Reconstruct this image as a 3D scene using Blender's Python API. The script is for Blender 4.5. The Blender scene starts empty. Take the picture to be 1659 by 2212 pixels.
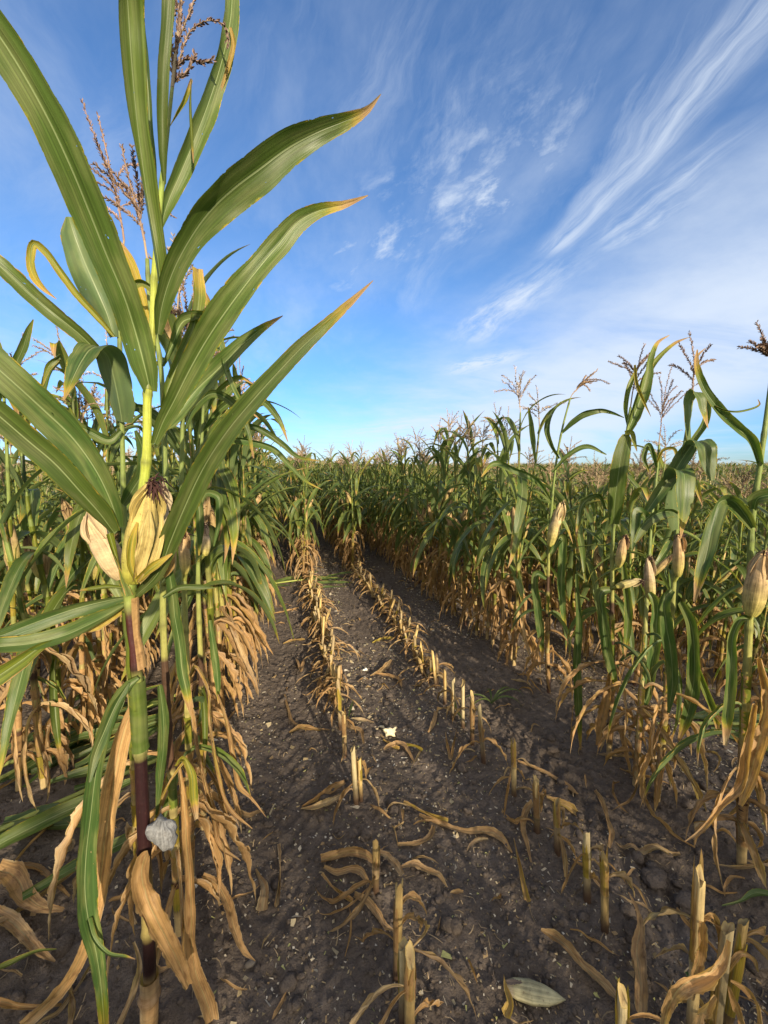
import bpy, math, random
import numpy as np
from math import sin, cos, pi, radians, atan, atan2, sqrt, exp
from mathutils import Vector, Matrix
sc = bpy.context.scene
COL = sc.collection

# ------------------------------------------------------------------ camera
FW, FH, FOC, CH = 1659.0, 2212.0, 830.0, 1.65      # frame units used for measuring, focal length, eye height
PITCH = atan((FH/2-1006)/FOC)
YAW = atan((FW/2-603)/(FOC/cos(PITCH)))            # the maize rows run along +Y, the camera looks a bit to their right
cam = bpy.data.cameras.new("camera"); camo = bpy.data.objects.new("camera", cam); COL.objects.link(camo)
camo.location = (0, 0, CH); camo.rotation_euler = (pi/2-PITCH, 0, -YAW)
cam.sensor_fit = 'HORIZONTAL'; cam.sensor_width = 36; cam.lens = 36*FOC/FW
cam.clip_start = 0.02; cam.clip_end = 3000
sc.camera = camo
cF = np.array([sin(YAW)*cos(PITCH), cos(YAW)*cos(PITCH), -sin(PITCH)])
cR = np.array([cos(YAW), -sin(YAW), 0.0]); cU = np.cross(cR, cF); cFh = np.array([sin(YAW), cos(YAW), 0.0])
CAMP = np.array([0, 0, CH])

def ray(px, py): return cF + cR*(px-FW/2)/FOC - cU*(py-FH/2)/FOC
def at(px, py, D):                                  # point at horizontal distance D seen in direction px,py
    d = ray(px, py); return CAMP + d*(D/d.dot(cFh))
def gnd(px, py, z=0.0):
    d = ray(px, py); return CAMP + d*((z-CH)/d[2])

# ------------------------------------------------------------------ light
SUN_EL, SUN_AZ = radians(18), radians(10)           # sun low behind the camera, a little to its right (from -Y towards +X)
sundir = Vector((sin(SUN_AZ)*cos(SUN_EL), -cos(SUN_AZ)*cos(SUN_EL), sin(SUN_EL)))
sun = bpy.data.lights.new("sun", 'SUN'); sun.energy = 4.2; sun.angle = radians(1.0); sun.color = (1.0, 0.85, 0.63)
suno = bpy.data.objects.new("sun", sun); COL.objects.link(suno)
suno.rotation_euler = sundir.to_track_quat('Z', 'Y').to_euler(); suno.location = (3, -6, 5)
sc.view_settings.view_transform = 'Standard'; sc.view_settings.look = 'None'
sc.view_settings.exposure = 0.92; sc.view_settings.gamma = 1.0
sc.cycles.use_denoising = True
sc.cycles.max_bounces = 6; sc.cycles.diffuse_bounces = 3; sc.cycles.transparent_max_bounces = 8

class NT:                                           # small helper for node trees
    def __init__(s, tree): s.t = tree; s.n = tree.nodes; s.l = tree.links
    def new(s, typ, **kw):
        nd = s.n.new(typ)
        for k, v in kw.items(): setattr(nd, k, v)
        return nd
    def link(s, a, b): s.l.new(a, b)
    def val(s, sock, v):
        if hasattr(v, 'is_output') or isinstance(v, bpy.types.NodeSocket): s.l.new(v, sock)
        else: sock.default_value = v
    def math(s, op, a, b=0.0, c=0.0, clamp=False):
        nd = s.new('ShaderNodeMath', operation=op, use_clamp=clamp)
        s.val(nd.inputs[0], a); s.val(nd.inputs[1], b); s.val(nd.inputs[2], c); return nd.outputs[0]
    def sm(s, x, a, b, to0=0.0, to1=1.0):
        nd = s.new('ShaderNodeMapRange', interpolation_type='SMOOTHSTEP')
        s.val(nd.inputs['Value'], x); nd.inputs['From Min'].default_value = a; nd.inputs['From Max'].default_value = b
        nd.inputs['To Min'].default_value = to0; nd.inputs['To Max'].default_value = to1; return nd.outputs['Result']
    def mix(s, f, a, b, blend='MIX'):
        nd = s.new('ShaderNodeMix', data_type='RGBA', blend_type=blend)
        s.val(nd.inputs[0], f); s.val(nd.inputs[6], a); s.val(nd.inputs[7], b); return nd.outputs[2]
    def noise(s, vec, scale, detail=3, rough=0.5, dist=0.0):
        nd = s.new('ShaderNodeTexNoise'); nd.inputs['Scale'].default_value = scale
        nd.inputs['Detail'].default_value = detail; nd.inputs['Roughness'].default_value = rough
        nd.inputs['Distortion'].default_value = dist
        if vec is not None: s.link(vec, nd.inputs['Vector'])
        return nd.outputs['Fac']
    def comb(s, x, y, z=0.0):
        nd = s.new('ShaderNodeCombineXYZ'); s.val(nd.inputs[0], x); s.val(nd.inputs[1], y); s.val(nd.inputs[2], z); return nd.outputs[0]
    def ramp(s, f, stops):
        nd = s.new('ShaderNodeValToRGB'); cr = nd.color_ramp
        while len(cr.elements) < len(stops): cr.elements.new(0.5)
        for e, (p, c) in zip(cr.elements, stops): e.position = p; e.color = (*c, 1)
        s.link(f, nd.inputs[0]); return nd.outputs[0]

def make_world():
    w = bpy.data.worlds.new("World"); sc.world = w; w.use_nodes = True
    T = NT(w.node_tree); T.n.clear()
    out = T.new('ShaderNodeOutputWorld'); bg = T.new('ShaderNodeBackground')
    sky = T.new('ShaderNodeTexSky', sky_type='NISHITA'); sky.sun_disc = False
    sky.sun_elevation = SUN_EL; sky.sun_rotation = atan2(sundir.x, sundir.y)
    sky.air_density = 1.0; sky.dust_density = 0.2; sky.ozone_density = 2.6; sky.altitude = 100
    tc = T.new('ShaderNodeTexCoord'); sep = T.new('ShaderNodeSeparateXYZ'); T.link(tc.outputs['Generated'], sep.inputs[0])
    x, y, z = sep.outputs
    el = T.math('MAXIMUM', z, 0.02)
    # cloud sheet: the direction carried up to a level plane at height 1
    zz = T.math('ADD', el, 0.12)
    u = T.math('DIVIDE', x, zz); v = T.math('DIVIDE', y, zz)
    def pl(px, py):
        d = ray(px, py); d = d/np.linalg.norm(d); q = max(d[2], .02)+.12; return np.array([d[0]/q, d[1]/q])
    warp = T.noise(T.comb(u, v), 1.3, 4, .55); warp2 = T.noise(T.comb(u, v, 5.0), 1.3, 4, .55)
    uw = T.math('ADD', u, T.math('MULTIPLY', T.math('SUBTRACT', warp, .5), .28))
    vw = T.math('ADD', v, T.math('MULTIPLY', T.math('SUBTRACT', warp2, .5), .28))
    total = None
    def stroke(a, b, wid, amt, stretch, nscale, lo, hi, wf=.5, warped=True):
        nonlocal total
        A, B = pl(*a), pl(*b); L = np.linalg.norm(B-A); t = (B-A)/L
        U_, V_ = (uw, vw) if warped else (u, v)
        du = T.math('SUBTRACT', U_, float(A[0])); dv = T.math('SUBTRACT', V_, float(A[1]))
        s = T.math('ADD', T.math('MULTIPLY', du, float(t[0])), T.math('MULTIPLY', dv, float(t[1])))
        d = T.math('SUBTRACT', T.math('MULTIPLY', du, float(t[1])), T.math('MULTIPLY', dv, float(t[0])))
        ad = T.math('ABSOLUTE', d)
        m = T.sm(ad, 0.0, wid, 1.0, 0.0)
        e1 = T.sm(s, -wf*wid*1.5, wid*1.0, 0, 1); e2 = T.sm(s, L-wid*1.2, L+wid*1.2, 1, 0)
        m = T.math('MULTIPLY', m, T.math('MULTIPLY', e1, e2))
        n = T.noise(T.comb(T.math('MULTIPLY', s, 1.0/stretch), d), nscale, 9, .68, .12)
        m = T.math('MULTIPLY', T.math('MULTIPLY', m, T.sm(n, lo, hi)), amt)
        total = m if total is None else T.math('SUBTRACT', 1.0, T.math('MULTIPLY', T.math('SUBTRACT', 1.0, total), T.math('SUBTRACT', 1.0, m)))
    stroke((1150, 560), (1760, -60), .095, .78, 11, 15, .30, .66)          # the long bright plume
    stroke((1250, 545), (1560, 300), .10, .7, 8, 16, .38, .72)
    stroke((1180, 480), (1560, -120), .30, .65, 6, 6, .40, .80)
    stroke((1260, 560), (1480, 420), .12, .75, 3, 11, .42, .72)
    stroke((700, 620), (1130, 240), .30, .85, 2.2, 9, .45, .80)           # mottled patch in the middle
    stroke((930, 520), (1180, 250), .26, .9, 2.0, 12, .46, .76)
    stroke((840, 680), (1060, 0), .30, .50, 4, 4, .40, .80)
    stroke((1010, 740), (1180, 590), .2, .9, 3, 10, .36, .70)
    stroke((0, 420), (330, 0), .45, .40, 4, 3.5, .35, .80)
    stroke((0, 880), (300, 620), .8, .55, 3, 3, .35, .75)
    stroke((985, 800), (1120, 770), .16, .9, 2.0, 16, .36, .58)
    stroke((760, 935), (1000, 905), .5, .8, 4, 9, .40, .62)
    stroke((700, 330), (860, -60), .35, .5, 5, 7, .42, .78)
    # broad veil low on the right, running up to the right edge
    def lin(p, q):                                     # plane through two picture directions: sign tells which side
        a = ray(*p); b = ray(*q); n = np.cross(a, b); n /= np.linalg.norm(n); return n
    n1 = lin((760, 950), (1659, 430))
    sd = T.math('ADD', T.math('ADD', T.math('MULTIPLY', x, float(n1[0])), T.math('MULTIPLY', y, float(n1[1]))), T.math('MULTIPLY', z, float(n1[2])))
    sgn = 1.0 if np.dot(n1, ray(1500, 800)) > 0 else -1.0
    sd = T.math('MULTIPLY', sd, sgn)
    sd = T.math('ADD', sd, T.math('MULTIPLY', T.math('SUBTRACT', T.noise(T.comb(u, v), 1.8, 6, .6), .5), .26))
    n2 = lin((1150, 1010), (1659, 850))
    s2 = T.math('ADD', T.math('ADD', T.math('MULTIPLY', x, float(n2[0])), T.math('MULTIPLY', y, float(n2[1]))), T.math('MULTIPLY', z, float(n2[2])))
    sg2 = 1.0 if np.dot(n2, ray(1500, 700)) > 0 else -1.0
    s2 = T.math('MULTIPLY', s2, sg2)
    veil = T.math('MULTIPLY', T.sm(sd, -.20, .17), T.sm(s2, -.07, .05))
    tex = T.noise(T.comb(T.math('MULTIPLY', u, .5), v), 2.2, 7, .6, .6)
    veil = T.math('MULTIPLY', veil, T.sm(tex, .10, .58, .45, 1.0))
    low = T.math('MULTIPLY', T.sm(z, .0, .16, .85, .0), T.sm(T.noise(T.comb(T.math('MULTIPLY', x, 1.5), T.math('MULTIPLY', z, 9.0)), 3.0, 5, .55), .40, .66))
    low = T.math('MULTIPLY', low, T.sm(y, .0, .5))
    veil = T.math('MAXIMUM', T.math('MULTIPLY', veil, .95), low)
    total = T.math('SUBTRACT', 1.0, T.math('MULTIPLY', T.math('SUBTRACT', 1.0, total), T.math('SUBTRACT', 1.0, veil)))
    wisp = T.math('MULTIPLY', T.sm(T.noise(T.comb(T.math('MULTIPLY', uw, .8), T.math('MULTIPLY', vw, .35)), 2.0, 7, .62), .40, .78), .40)
    total = T.math('MAXIMUM', total, wisp)
    hs = T.new('ShaderNodeHueSaturation'); hs.inputs['Saturation'].default_value = SKY_SAT; hs.inputs['Value'].default_value = 1.0
    hs.inputs['Hue'].default_value = SKY_HUE
    T.link(sky.outputs[0], hs.inputs['Color'])
    skc = T.mix(1.0, hs.outputs[0], SKY_MUL, 'MULTIPLY')
    gz = T.sm(z, .0, .45, .68, 1.0); skc = T.mix(1.0, skc, T.comb(T.math('MULTIPLY', gz, gz), gz, 1.0), 'MULTIPLY')
    col = T.mix(T.math('MULTIPLY', total, .92), skc, CLOUD)
    rear_fill = T.math('MULTIPLY', T.sm(y, -.55, .12, 1.0, 0.0), T.sm(z, -.02, .12)); rear_fill = T.math('MULTIPLY', rear_fill, T.sm(T.noise(T.comb(u, v, 2.0), 1.2, 5, .6), .2, .6, .55, .95))   # unseen warm veil added behind the viewer to fill the shade
    col = T.mix(rear_fill, col, REAR_FILL)
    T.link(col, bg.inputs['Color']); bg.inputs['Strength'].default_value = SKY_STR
    T.link(bg.outputs[0], out.inputs[0])
REAR_FILL = (7.6, 7.0, 6.2, 1)  # colour of the fill light added to the sky behind the viewer
SKY_STR = 0.101; SKY_SAT = 1.12; SKY_HUE = 0.5; SKY_MUL = (.94, 1.0, 1.14, 1); CLOUD = (4.2, 4.7, 5.4, 1)
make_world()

# ------------------------------------------------------------------ numpy noise
def _h(ix, iy, s):
    n = (ix.astype(np.int64)*374761393 + iy.astype(np.int64)*668265263 + s*974634777) & 0xffffffff
    n = ((n ^ (n >> 13))*1274126177) & 0xffffffff
    return ((n ^ (n >> 16)) & 0xffff)/65535.0
def vnoise(x, y, s=0):
    ix = np.floor(x); iy = np.floor(y); fx = x-ix; fy = y-iy
    fx = fx*fx*(3-2*fx); fy = fy*fy*(3-2*fy)
    a = _h(ix, iy, s); b = _h(ix+1, iy, s); c = _h(ix, iy+1, s); d = _h(ix+1, iy+1, s)
    return (a*(1-fx)+b*fx)*(1-fy)+(c*(1-fx)+d*fx)*fy
def fbm(x, y, o=4, s=0, g=.5):
    r = 0; a = 1; t = 0
    for k in range(o): r = r+a*vnoise(x*2**k+k*17.3, y*2**k-k*9.1, s+k); t += a; a *= g
    return r/t
def sst(x, a, b):
    t = np.clip((x-a)/(b-a), 0, 1); return t*t*(3-2*t)
ROWX = lambda k: -0.405+0.745*k
def terrain(x, y):
    x = np.asarray(x, float); y = np.asarray(y, float)
    r = np.sqrt(x*x+y*y)
    dip = -0.42*sst(x, 2.1, 4.6)*(1-sst(r, 9, 26)*0.75)
    dipl = -0.30*sst(-x, 1.7, 4.0)*(1-sst(r, 9, 26)*0.75)
    far = 0.006*np.maximum(r-14, 0)*np.exp(-np.maximum(r-14, 0)/160)
    ridge = 0.018*np.cos(2*pi*(x-0.34)/0.745)*np.exp(-(np.maximum(r-6, 0)/8)**2)
    return dip+dipl+far+ridge
def soil(x, y):
    x = np.asarray(x, float); y = np.asarray(y, float)
    z = terrain(x, y)
    z = z+.030*(fbm(x*2.3, y*2.3, 3, 3)-.5)+.020*(fbm(x*9, y*9, 3, 11)-.5)
    c = fbm(x*22, y*22, 3, 21); z = z+.018*np.clip(.5-np.abs(c-.5)*2.2, -1, 1)-.003
    c2 = fbm(x*48, y*48, 2, 40); z = z+.012*(c2-.5)+.030*np.clip(fbm(x*7.3+5, y*7.3, 4, 61)-.56, 0, 1)
    tr = np.exp(-((x-1.46)/.20)**2); z = z+tr*(-.012+.011*np.sin(2*pi*(y+1.1*np.abs(x-1.46))/.105))*(.4+.9*vnoise(x*3, y*3, 77))
    tr = np.exp(-((x+0.03)/.18)**2); z = z+tr*(-.008+.006*np.sin(2*pi*(y-1.0*np.abs(x+.03))/.10))*(.2+.9*vnoise(x*3, y*3, 78))
    return z

# ------------------------------------------------------------------ materials
def material(name):
    m = bpy.data.materials.new(name); m.use_nodes = True
    T = NT(m.node_tree); T.n.clear(); out = T.new('ShaderNodeOutputMaterial'); return m, T, out
def attr(T, n, o='Fac'):
    a = T.new('ShaderNodeAttribute'); a.attribute_name = n; return a.outputs[o]

def leaf_material():
    m, T, out = material("maize_leaf")
    uvn = T.new('ShaderNodeUVMap'); uvn.uv_map = 'UVMap'; sep = T.new('ShaderNodeSeparateXYZ'); T.link(uvn.outputs[0], sep.inputs[0])
    U, V = sep.outputs[0], sep.outputs[1]
    geo = T.new('ShaderNodeNewGeometry'); dry = attr(T, 'dry'); tint = attr(T, 'tint')
    oi = T.new('ShaderNodeObjectInfo'); rnd = oi.outputs['Random']
    seed = T.math('ADD', T.math('MULTIPLY', tint, 37.0), T.math('MULTIPLY', rnd, 11.0))
    e = T.math('MULTIPLY', T.math('ABSOLUTE', T.math('SUBTRACT', U, .5)), 2.0)
    n_long = T.noise(T.comb(T.math('MULTIPLY', U, 5.0), T.math('MULTIPLY', V, 4.5), seed), 1.0, 5, .6)
    n_edge = T.noise(T.comb(T.math('MULTIPLY', U, 2.0), T.math('MULTIPLY', V, 22.0), seed), 1.0, 4, .6)
    n_vein = T.noise(T.comb(T.math('MULTIPLY', U, 15.0), T.math('MULTIPLY', V, .9), seed), 1.0, 4, .65)
    n_blot = T.noise(T.comb(T.math('MULTIPLY', U, 8.0), T.math('MULTIPLY', V, 40.0), seed), 1.0, 5, .7)
    edge = T.math('MULTIPLY', T.sm(T.math('ADD', e, T.math('MULTIPLY', T.math('SUBTRACT', n_edge, .5), .5)), .84, 1.04), .50)
    d = T.math('ADD', dry, T.math('MULTIPLY', T.math('SUBTRACT', n_long, .5), .42))
    d = T.math('ADD', d, T.math('MULTIPLY', T.math('SUBTRACT', n_vein, .5), .10))
    d = T.math('ADD', d, edge)
    spot = T.math('MULTIPLY', T.sm(n_blot, .66, .73), .34)
    d = T.math('ADD', d, spot, clamp=True)
    g1 = T.mix(tint, (.060, .112, .030, 1), (.125, .165, .024, 1))
    n_mot = T.noise(T.comb(T.math('MULTIPLY', U, 3.0), T.math('MULTIPLY', V, 7.0), seed), 1.0, 3, .5)
    g1 = T.mix(T.sm(n_mot, .40, .68), g1, (.150, .180, .058, 1))
    dryc = T.mix(T.noise(T.comb(U, V, T.math('ADD', seed, 3.0)), 1.2, 3), (.49, .30, .11, 1), (.40, .245, .125, 1))
    drc2 = T.mix(T.sm(T.noise(T.comb(U, T.math('MULTIPLY', V, 3.0), T.math('ADD', seed, 5.0)), 1.5, 4, .6), .38, .62), T.mix(tint, (.58, .45, .25, 1), (.45, .30, .14, 1)), (.33, .235, .145, 1))
    c = T.mix(T.sm(d, .22, .42), g1, (.17, .20, .024, 1))
    c = T.mix(T.sm(d, .40, .56), c, (.40, .30, .045, 1))
    c = T.mix(T.sm(d, .54, .70), c, dryc)
    c = T.mix(T.sm(d, .78, 1.0), c, drc2)
    green = T.sm(d, .35, .55, 1.0, 0.0)
    rib = T.sm(e, .020, .060, 1.0, 0.0)
    c = T.mix(T.math('MULTIPLY', rib, T.math('ADD', .35, T.math('MULTIPLY', green, .32))), c, (.34, .40, .19, 1))
    blot = T.noise(T.comb(T.math('MULTIPLY', U, 4.0), T.math('MULTIPLY', V, 12.0), T.math('ADD', seed, 9.0)), 1.0, 6, .72)
    c = T.mix(T.math('MULTIPLY', T.math('MULTIPLY', T.sm(blot, .46, .70), T.sm(d, .5, .7)), .75), c, (.17, .085, .035, 1))
    br = T.math('ADD', .68, T.math('MULTIPLY', T.sm(n_vein, .28, .72), .60))
    c = T.mix(1.0, c, T.comb(br, br, br), 'MULTIPLY')
    hs = T.new('ShaderNodeHueSaturation'); T.link(c, hs.inputs['Color'])
    hs.inputs['Hue'].default_value = .5; T.link(T.math('ADD', .82, T.math('MULTIPLY', rnd, .36)), hs.inputs['Value'])
    c = hs.outputs[0]
    back = T.mix(.45, c, (.17, .23, .11, 1)); c = T.mix(T.math('MULTIPLY', geo.outputs['Backfacing'], green), c, back)
    p = T.new('ShaderNodeBsdfPrincipled'); T.link(c, p.inputs['Base Color'])
    T.link(T.mix(green, (.62,)*3+(1,), (.40,)*3+(1,)), p.inputs['Roughness']); p.inputs['Specular IOR Level'].default_value = .38
    bump = T.new('ShaderNodeBump'); bump.inputs['Strength'].default_value = .45; bump.inputs['Distance'].default_value = .0025
    wr = T.noise(T.comb(T.math('MULTIPLY', U, 4.0), T.math('MULTIPLY', V, 30.0), seed), 1.0, 4, .6)
    h = T.math('ADD', n_vein, T.math('MULTIPLY', wr, T.mix(green, (2.4,)*3+(1,), (.10,)*3+(1,))))
    h = T.math('SUBTRACT', h, T.math('MULTIPLY', rib, .8))
    T.link(h, bump.inputs['Height']); T.link(bump.outputs[0], p.inputs['Normal'])
    tr = T.new('ShaderNodeBsdfTranslucent'); T.link(T.mix(1.0, c, (1.25, 1.3, .55, 1), 'MULTIPLY'), tr.inputs['Color'])
    mx = T.new('ShaderNodeMixShader'); mx.inputs[0].default_value = .34
    T.link(p.outputs[0], mx.inputs[1]); T.link(tr.outputs[0], mx.inputs[2])
    n_tear = T.noise(T.comb(T.math('MULTIPLY', U, 3.0), T.math('MULTIPLY', V, 34.0), T.math('ADD', seed, 21.0)), 1.0, 5, .62)
    k = T.mix(green, (.95,)*3+(1,), (.30,)*3+(1,))
    tear = T.math('GREATER_THAN', T.math('ADD', e, T.math('MULTIPLY', T.math('SUBTRACT', n_tear, .5), k)), 1.03)
    hole = T.math('GREATER_THAN', T.noise(T.comb(T.math('MULTIPLY', U, 11.0), T.math('MULTIPLY', V, 46.0), T.math('ADD', seed, 33.0)), 1.0, 2, .5), .765)
    tp = T.new('ShaderNodeBsdfTransparent'); m2 = T.new('ShaderNodeMixShader'); T.link(T.math('MAXIMUM', tear, hole), m2.inputs[0]); T.link(mx.outputs[0], m2.inputs[1]); T.link(tp.outputs[0], m2.inputs[2]); T.link(m2.outputs[0], out.inputs[0])
    return m

def fibre_material(name, rough=.6, stripe=30, amp=.45, spots=0.0, transl=0.0, spec=.3):
    m, T, out = material(name)
    uvn = T.new('ShaderNodeUVMap'); uvn.uv_map = 'UVMap'; sep = T.new('ShaderNodeSeparateXYZ'); T.link(uvn.outputs[0], sep.inputs[0])
    U, V = sep.outputs[0], sep.outputs[1]
    a = T.new('ShaderNodeAttribute'); a.attribute_name = 'col'; tint = attr(T, 'tint')
    rnd = T.new('ShaderNodeObjectInfo').outputs['Random']
    seed = T.math('ADD', T.math('MULTIPLY', tint, 31.0), T.math('MULTIPLY', rnd, 13.0))
    n1 = T.noise(T.comb(T.math('MULTIPLY', U, float(stripe)), T.math('MULTIPLY', V, 2.0), seed), 1.0, 3, .6)
    n1 = T.sm(n1, .28, .72)
    n2 = T.noise(T.comb(T.math('MULTIPLY', U, 3.0), T.math('MULTIPLY', V, 9.0), seed), 1.0, 5, .65)
    n2 = T.sm(n2, .25, .75)
    b = T.math('ADD', 1-amp*.62, T.math('MULTIPLY', T.math('ADD', T.math('MULTIPLY', n1, .6), T.math('MULTIPLY', n2, .65)), amp))
    c = T.mix(1.0, a.outputs['Color'], T.comb(b, T.math('MULTIPLY', b, .99), T.math('MULTIPLY', b, .97)), 'MULTIPLY')
    if spots:
        n3 = T.noise(T.comb(T.math('MULTIPLY', U, 14.0), T.math('MULTIPLY', V, 30.0), seed), 1.0, 4, .7)
        c = T.mix(T.math('MULTIPLY', T.sm(n3, .58, .72), spots), c, (.10, .045, .025, 1))
    p = T.new('ShaderNodeBsdfPrincipled'); T.link(c, p.inputs['Base Color']); p.inputs['Roughness'].default_value = rough
    p.inputs['Specular IOR Level'].default_value = spec
    bump = T.new('ShaderNodeBump'); bump.inputs['Strength'].default_value = .5; bump.inputs['Distance'].default_value = .0018
    T.link(T.math('ADD', n1, n2), bump.inputs['Height']); T.link(bump.outputs[0], p.inputs['Normal'])
    if transl:
        tr = T.new('ShaderNodeBsdfTranslucent'); T.link(c, tr.inputs['Color'])
        mx = T.new('ShaderNodeMixShader'); mx.inputs[0].default_value = transl
        T.link(p.outputs[0], mx.inputs[1]); T.link(tr.outputs[0], mx.inputs[2]); T.link(mx.outputs[0], out.inputs[0])
    else: T.link(p.outputs[0], out.inputs[0])
    return m

def soil_material():
    m, T, out = material("dark_soil")
    geo = T.new('ShaderNodeNewGeometry'); P = geo.outputs['Position']
    n1 = T.noise(P, 1.7, 5, .6); n2 = T.noise(P, 26, 6, .68, .3); n3 = T.noise(P, 140, 4, .7)
    f = T.math('ADD', T.math('MULTIPLY', n1, .40), T.math('MULTIPLY', n2, .60))
    c = T.ramp(f, [(.25, (.084, .066, .053)), (.46, (.126, .101, .082)), (.62, (.172, .140, .115)), (.80, (.24, .20, .165))])
    g = T.math('ADD', .62, T.math('MULTIPLY', n3, .76)); c = T.mix(1.0, c, T.comb(g, g, g), 'MULTIPLY')
    bits = T.sm(T.noise(P, 95, 2, .5), .725, .76); c = T.mix(T.math('MULTIPLY', bits, .75), c, (.34, .27, .17, 1))
    p = T.new('ShaderNodeBsdfPrincipled'); T.link(c, p.inputs['Base Color']); p.inputs['Roughness'].default_value = .93
    p.inputs['Specular IOR Level'].default_value = .15
    vo = T.new('ShaderNodeTexVoronoi'); vo.inputs['Scale'].default_value = 42; T.link(P, vo.inputs['Vector'])
    bump = T.new('ShaderNodeBump'); bump.inputs['Strength'].default_value = 1.0; bump.inputs['Distance'].default_value = .022
    h = T.math('ADD', T.math('MULTIPLY', n2, 1.0), T.math('ADD', T.math('MULTIPLY', n3, .35), T.math('MULTIPLY', vo.outputs['Distance'], -.35)))
    T.link(h, bump.inputs['Height']); T.link(bump.outputs[0], p.inputs['Normal']); T.link(p.outputs[0], out.inputs[0])
    return m
def stone_material():
    m, T, out = material("grey_stone")
    P = T.new('ShaderNodeTexCoord').outputs['Object']
    c = T.ramp(T.noise(P, 30, 5, .6), [(.3, (.07, .06, .05)), (.7, (.19, .165, .14))])
    p = T.new('ShaderNodeBsdfPrincipled'); T.link(c, p.inputs['Base Color']); p.inputs['Roughness'].default_value = .9
    T.link(p.outputs[0], out.inputs[0]); return m

LEAF, STALK, HUSK, TASSEL, SILK, CHIP, CLOD, PITH, GALL = range(9)
MATS = [leaf_material(), fibre_material("maize_stalk", .55, 12, .5, .35, 0, .4), fibre_material("dry_husk", .65, 22, .95, .7, .18),
        fibre_material("maize_tassel", .8, 2, .5), fibre_material("dark_silk", .7, 4, .5), fibre_material("pale_chips", .75, 3, .3, 0, .15),
        soil_material(), fibre_material("white_pith", .85, 6, .35), fibre_material("silvery_smut", .7, 14, 1.1, .8)]
STONE = stone_material()

# ------------------------------------------------------------------ mesh builder
class MB:
    def __init__(s): s.V = []; s.UV = []; s.D = []; s.T = []; s.C = []; s.Q = []; s.M = []; s.n = 0
    def raw(s, V, Q, mat, uv=None, dry=0.0, tint=0.5, col=(.5, .5, .5)):
        n = len(V); s.V.append(np.asarray(V, float)); s.Q.append(np.asarray(Q, int)+s.n)
        s.UV.append(np.zeros((n, 2)) if uv is None else uv)
        s.D.append(np.broadcast_to(np.asarray(dry, float), (n,)).copy()); s.T.append(np.broadcast_to(np.asarray(tint, float), (n,)).copy())
        s.C.append(np.broadcast_to(np.asarray(col, float), (n, 3)).copy())
        s.M.append(np.broadcast_to(np.asarray(mat, int), (len(Q),)).copy()); s.n += n
    def grid(s, P, mat, U, V, dry=0.0, tint=.5, col=(.5, .5, .5)):
        n, m = P.shape[:2]
        i, j = np.meshgrid(np.arange(n-1), np.arange(m-1), indexing='ij'); a = (i*m+j).ravel()
        Q = np.stack([a, a+1, a+m+1, a+m], 1)
        uv = np.stack(np.broadcast_arrays(np.asarray(U)[None, :], np.asarray(V)[:, None]), -1).reshape(-1, 2)
        if np.ndim(dry): dry = np.broadcast_to(np.asarray(dry).reshape(n, -1), (n, m)).ravel()
        if np.ndim(col) == 2: col = np.repeat(np.asarray(col), m, 0)
        s.raw(P.reshape(-1, 3), Q, mat, uv, dry, tint, col)
    def pack(s):
        return [np.concatenate(x) for x in (s.V, s.UV, s.D, s.T, s.C, s.Q, s.M)]
    def add(s, pk, R=None, off=(0, 0, 0), scale=1.0, dtint=0.0):
        V, UV, D, T, C, Q, M = pk
        W = V*scale
        if R is not None: W = W @ R.T
        s.raw(W+np.asarray(off), Q, M, UV, D, np.clip(T+dtint, 0, 1), C)
    def mesh(s, name):
        V, UV, D, T, C, Q, M = s.pack()
        me = bpy.data.meshes.new(name)
        me.vertices.add(len(V)); me.vertices.foreach_set('co', V.astype(np.float32).ravel())
        me.loops.add(Q.size); me.loops.foreach_set('vertex_index', Q.astype(np.int32).ravel())
        me.polygons.add(len(Q)); me.polygons.foreach_set('loop_start', np.arange(0, Q.size, 4, dtype=np.int32))
        used = sorted(set(M.tolist())); rm = np.zeros(16, int)
        for k, u_ in enumerate(used): rm[u_] = k; me.materials.append(MATS[u_])
        me.polygons.foreach_set('material_index', rm[M].astype(np.int32))
        me.polygons.foreach_set('use_smooth', np.ones(len(Q), bool))
        me.update(calc_edges=True)
        ul = me.uv_layers.new(name='UVMap'); ul.data.foreach_set('uv', UV[Q.ravel()].astype(np.float32).ravel())
        a = me.attributes.new('dry', 'FLOAT', 'POINT'); a.data.foreach_set('value', D.astype(np.float32))
        a = me.attributes.new('tint', 'FLOAT', 'POINT'); a.data.foreach_set('value', T.astype(np.float32))
        a = me.attributes.new('col', 'FLOAT_COLOR', 'POINT')
        a.data.foreach_set('color', np.concatenate([C, np.ones((len(C), 1))], 1).astype(np.float32).ravel())
        return me
    def obj(s, name, parent=None):
        o = bpy.data.objects.new(name, s.mesh(name)); COL.objects.link(o)
        if parent is not None: o.parent = parent
        return o
def tag(o, label=None, cat=None, group=None, kind=None):
    if label: o['label'] = label
    if cat: o['category'] = cat
    if group: o['group'] = group
    if kind: o['kind'] = kind
    return o
def empty(name, loc=(0, 0, 0), rz=0):
    o = bpy.data.objects.new(name, None); COL.objects.link(o); o.location = loc; o.rotation_euler = (0, 0, rz); o.empty_display_size = .1; return o

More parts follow.
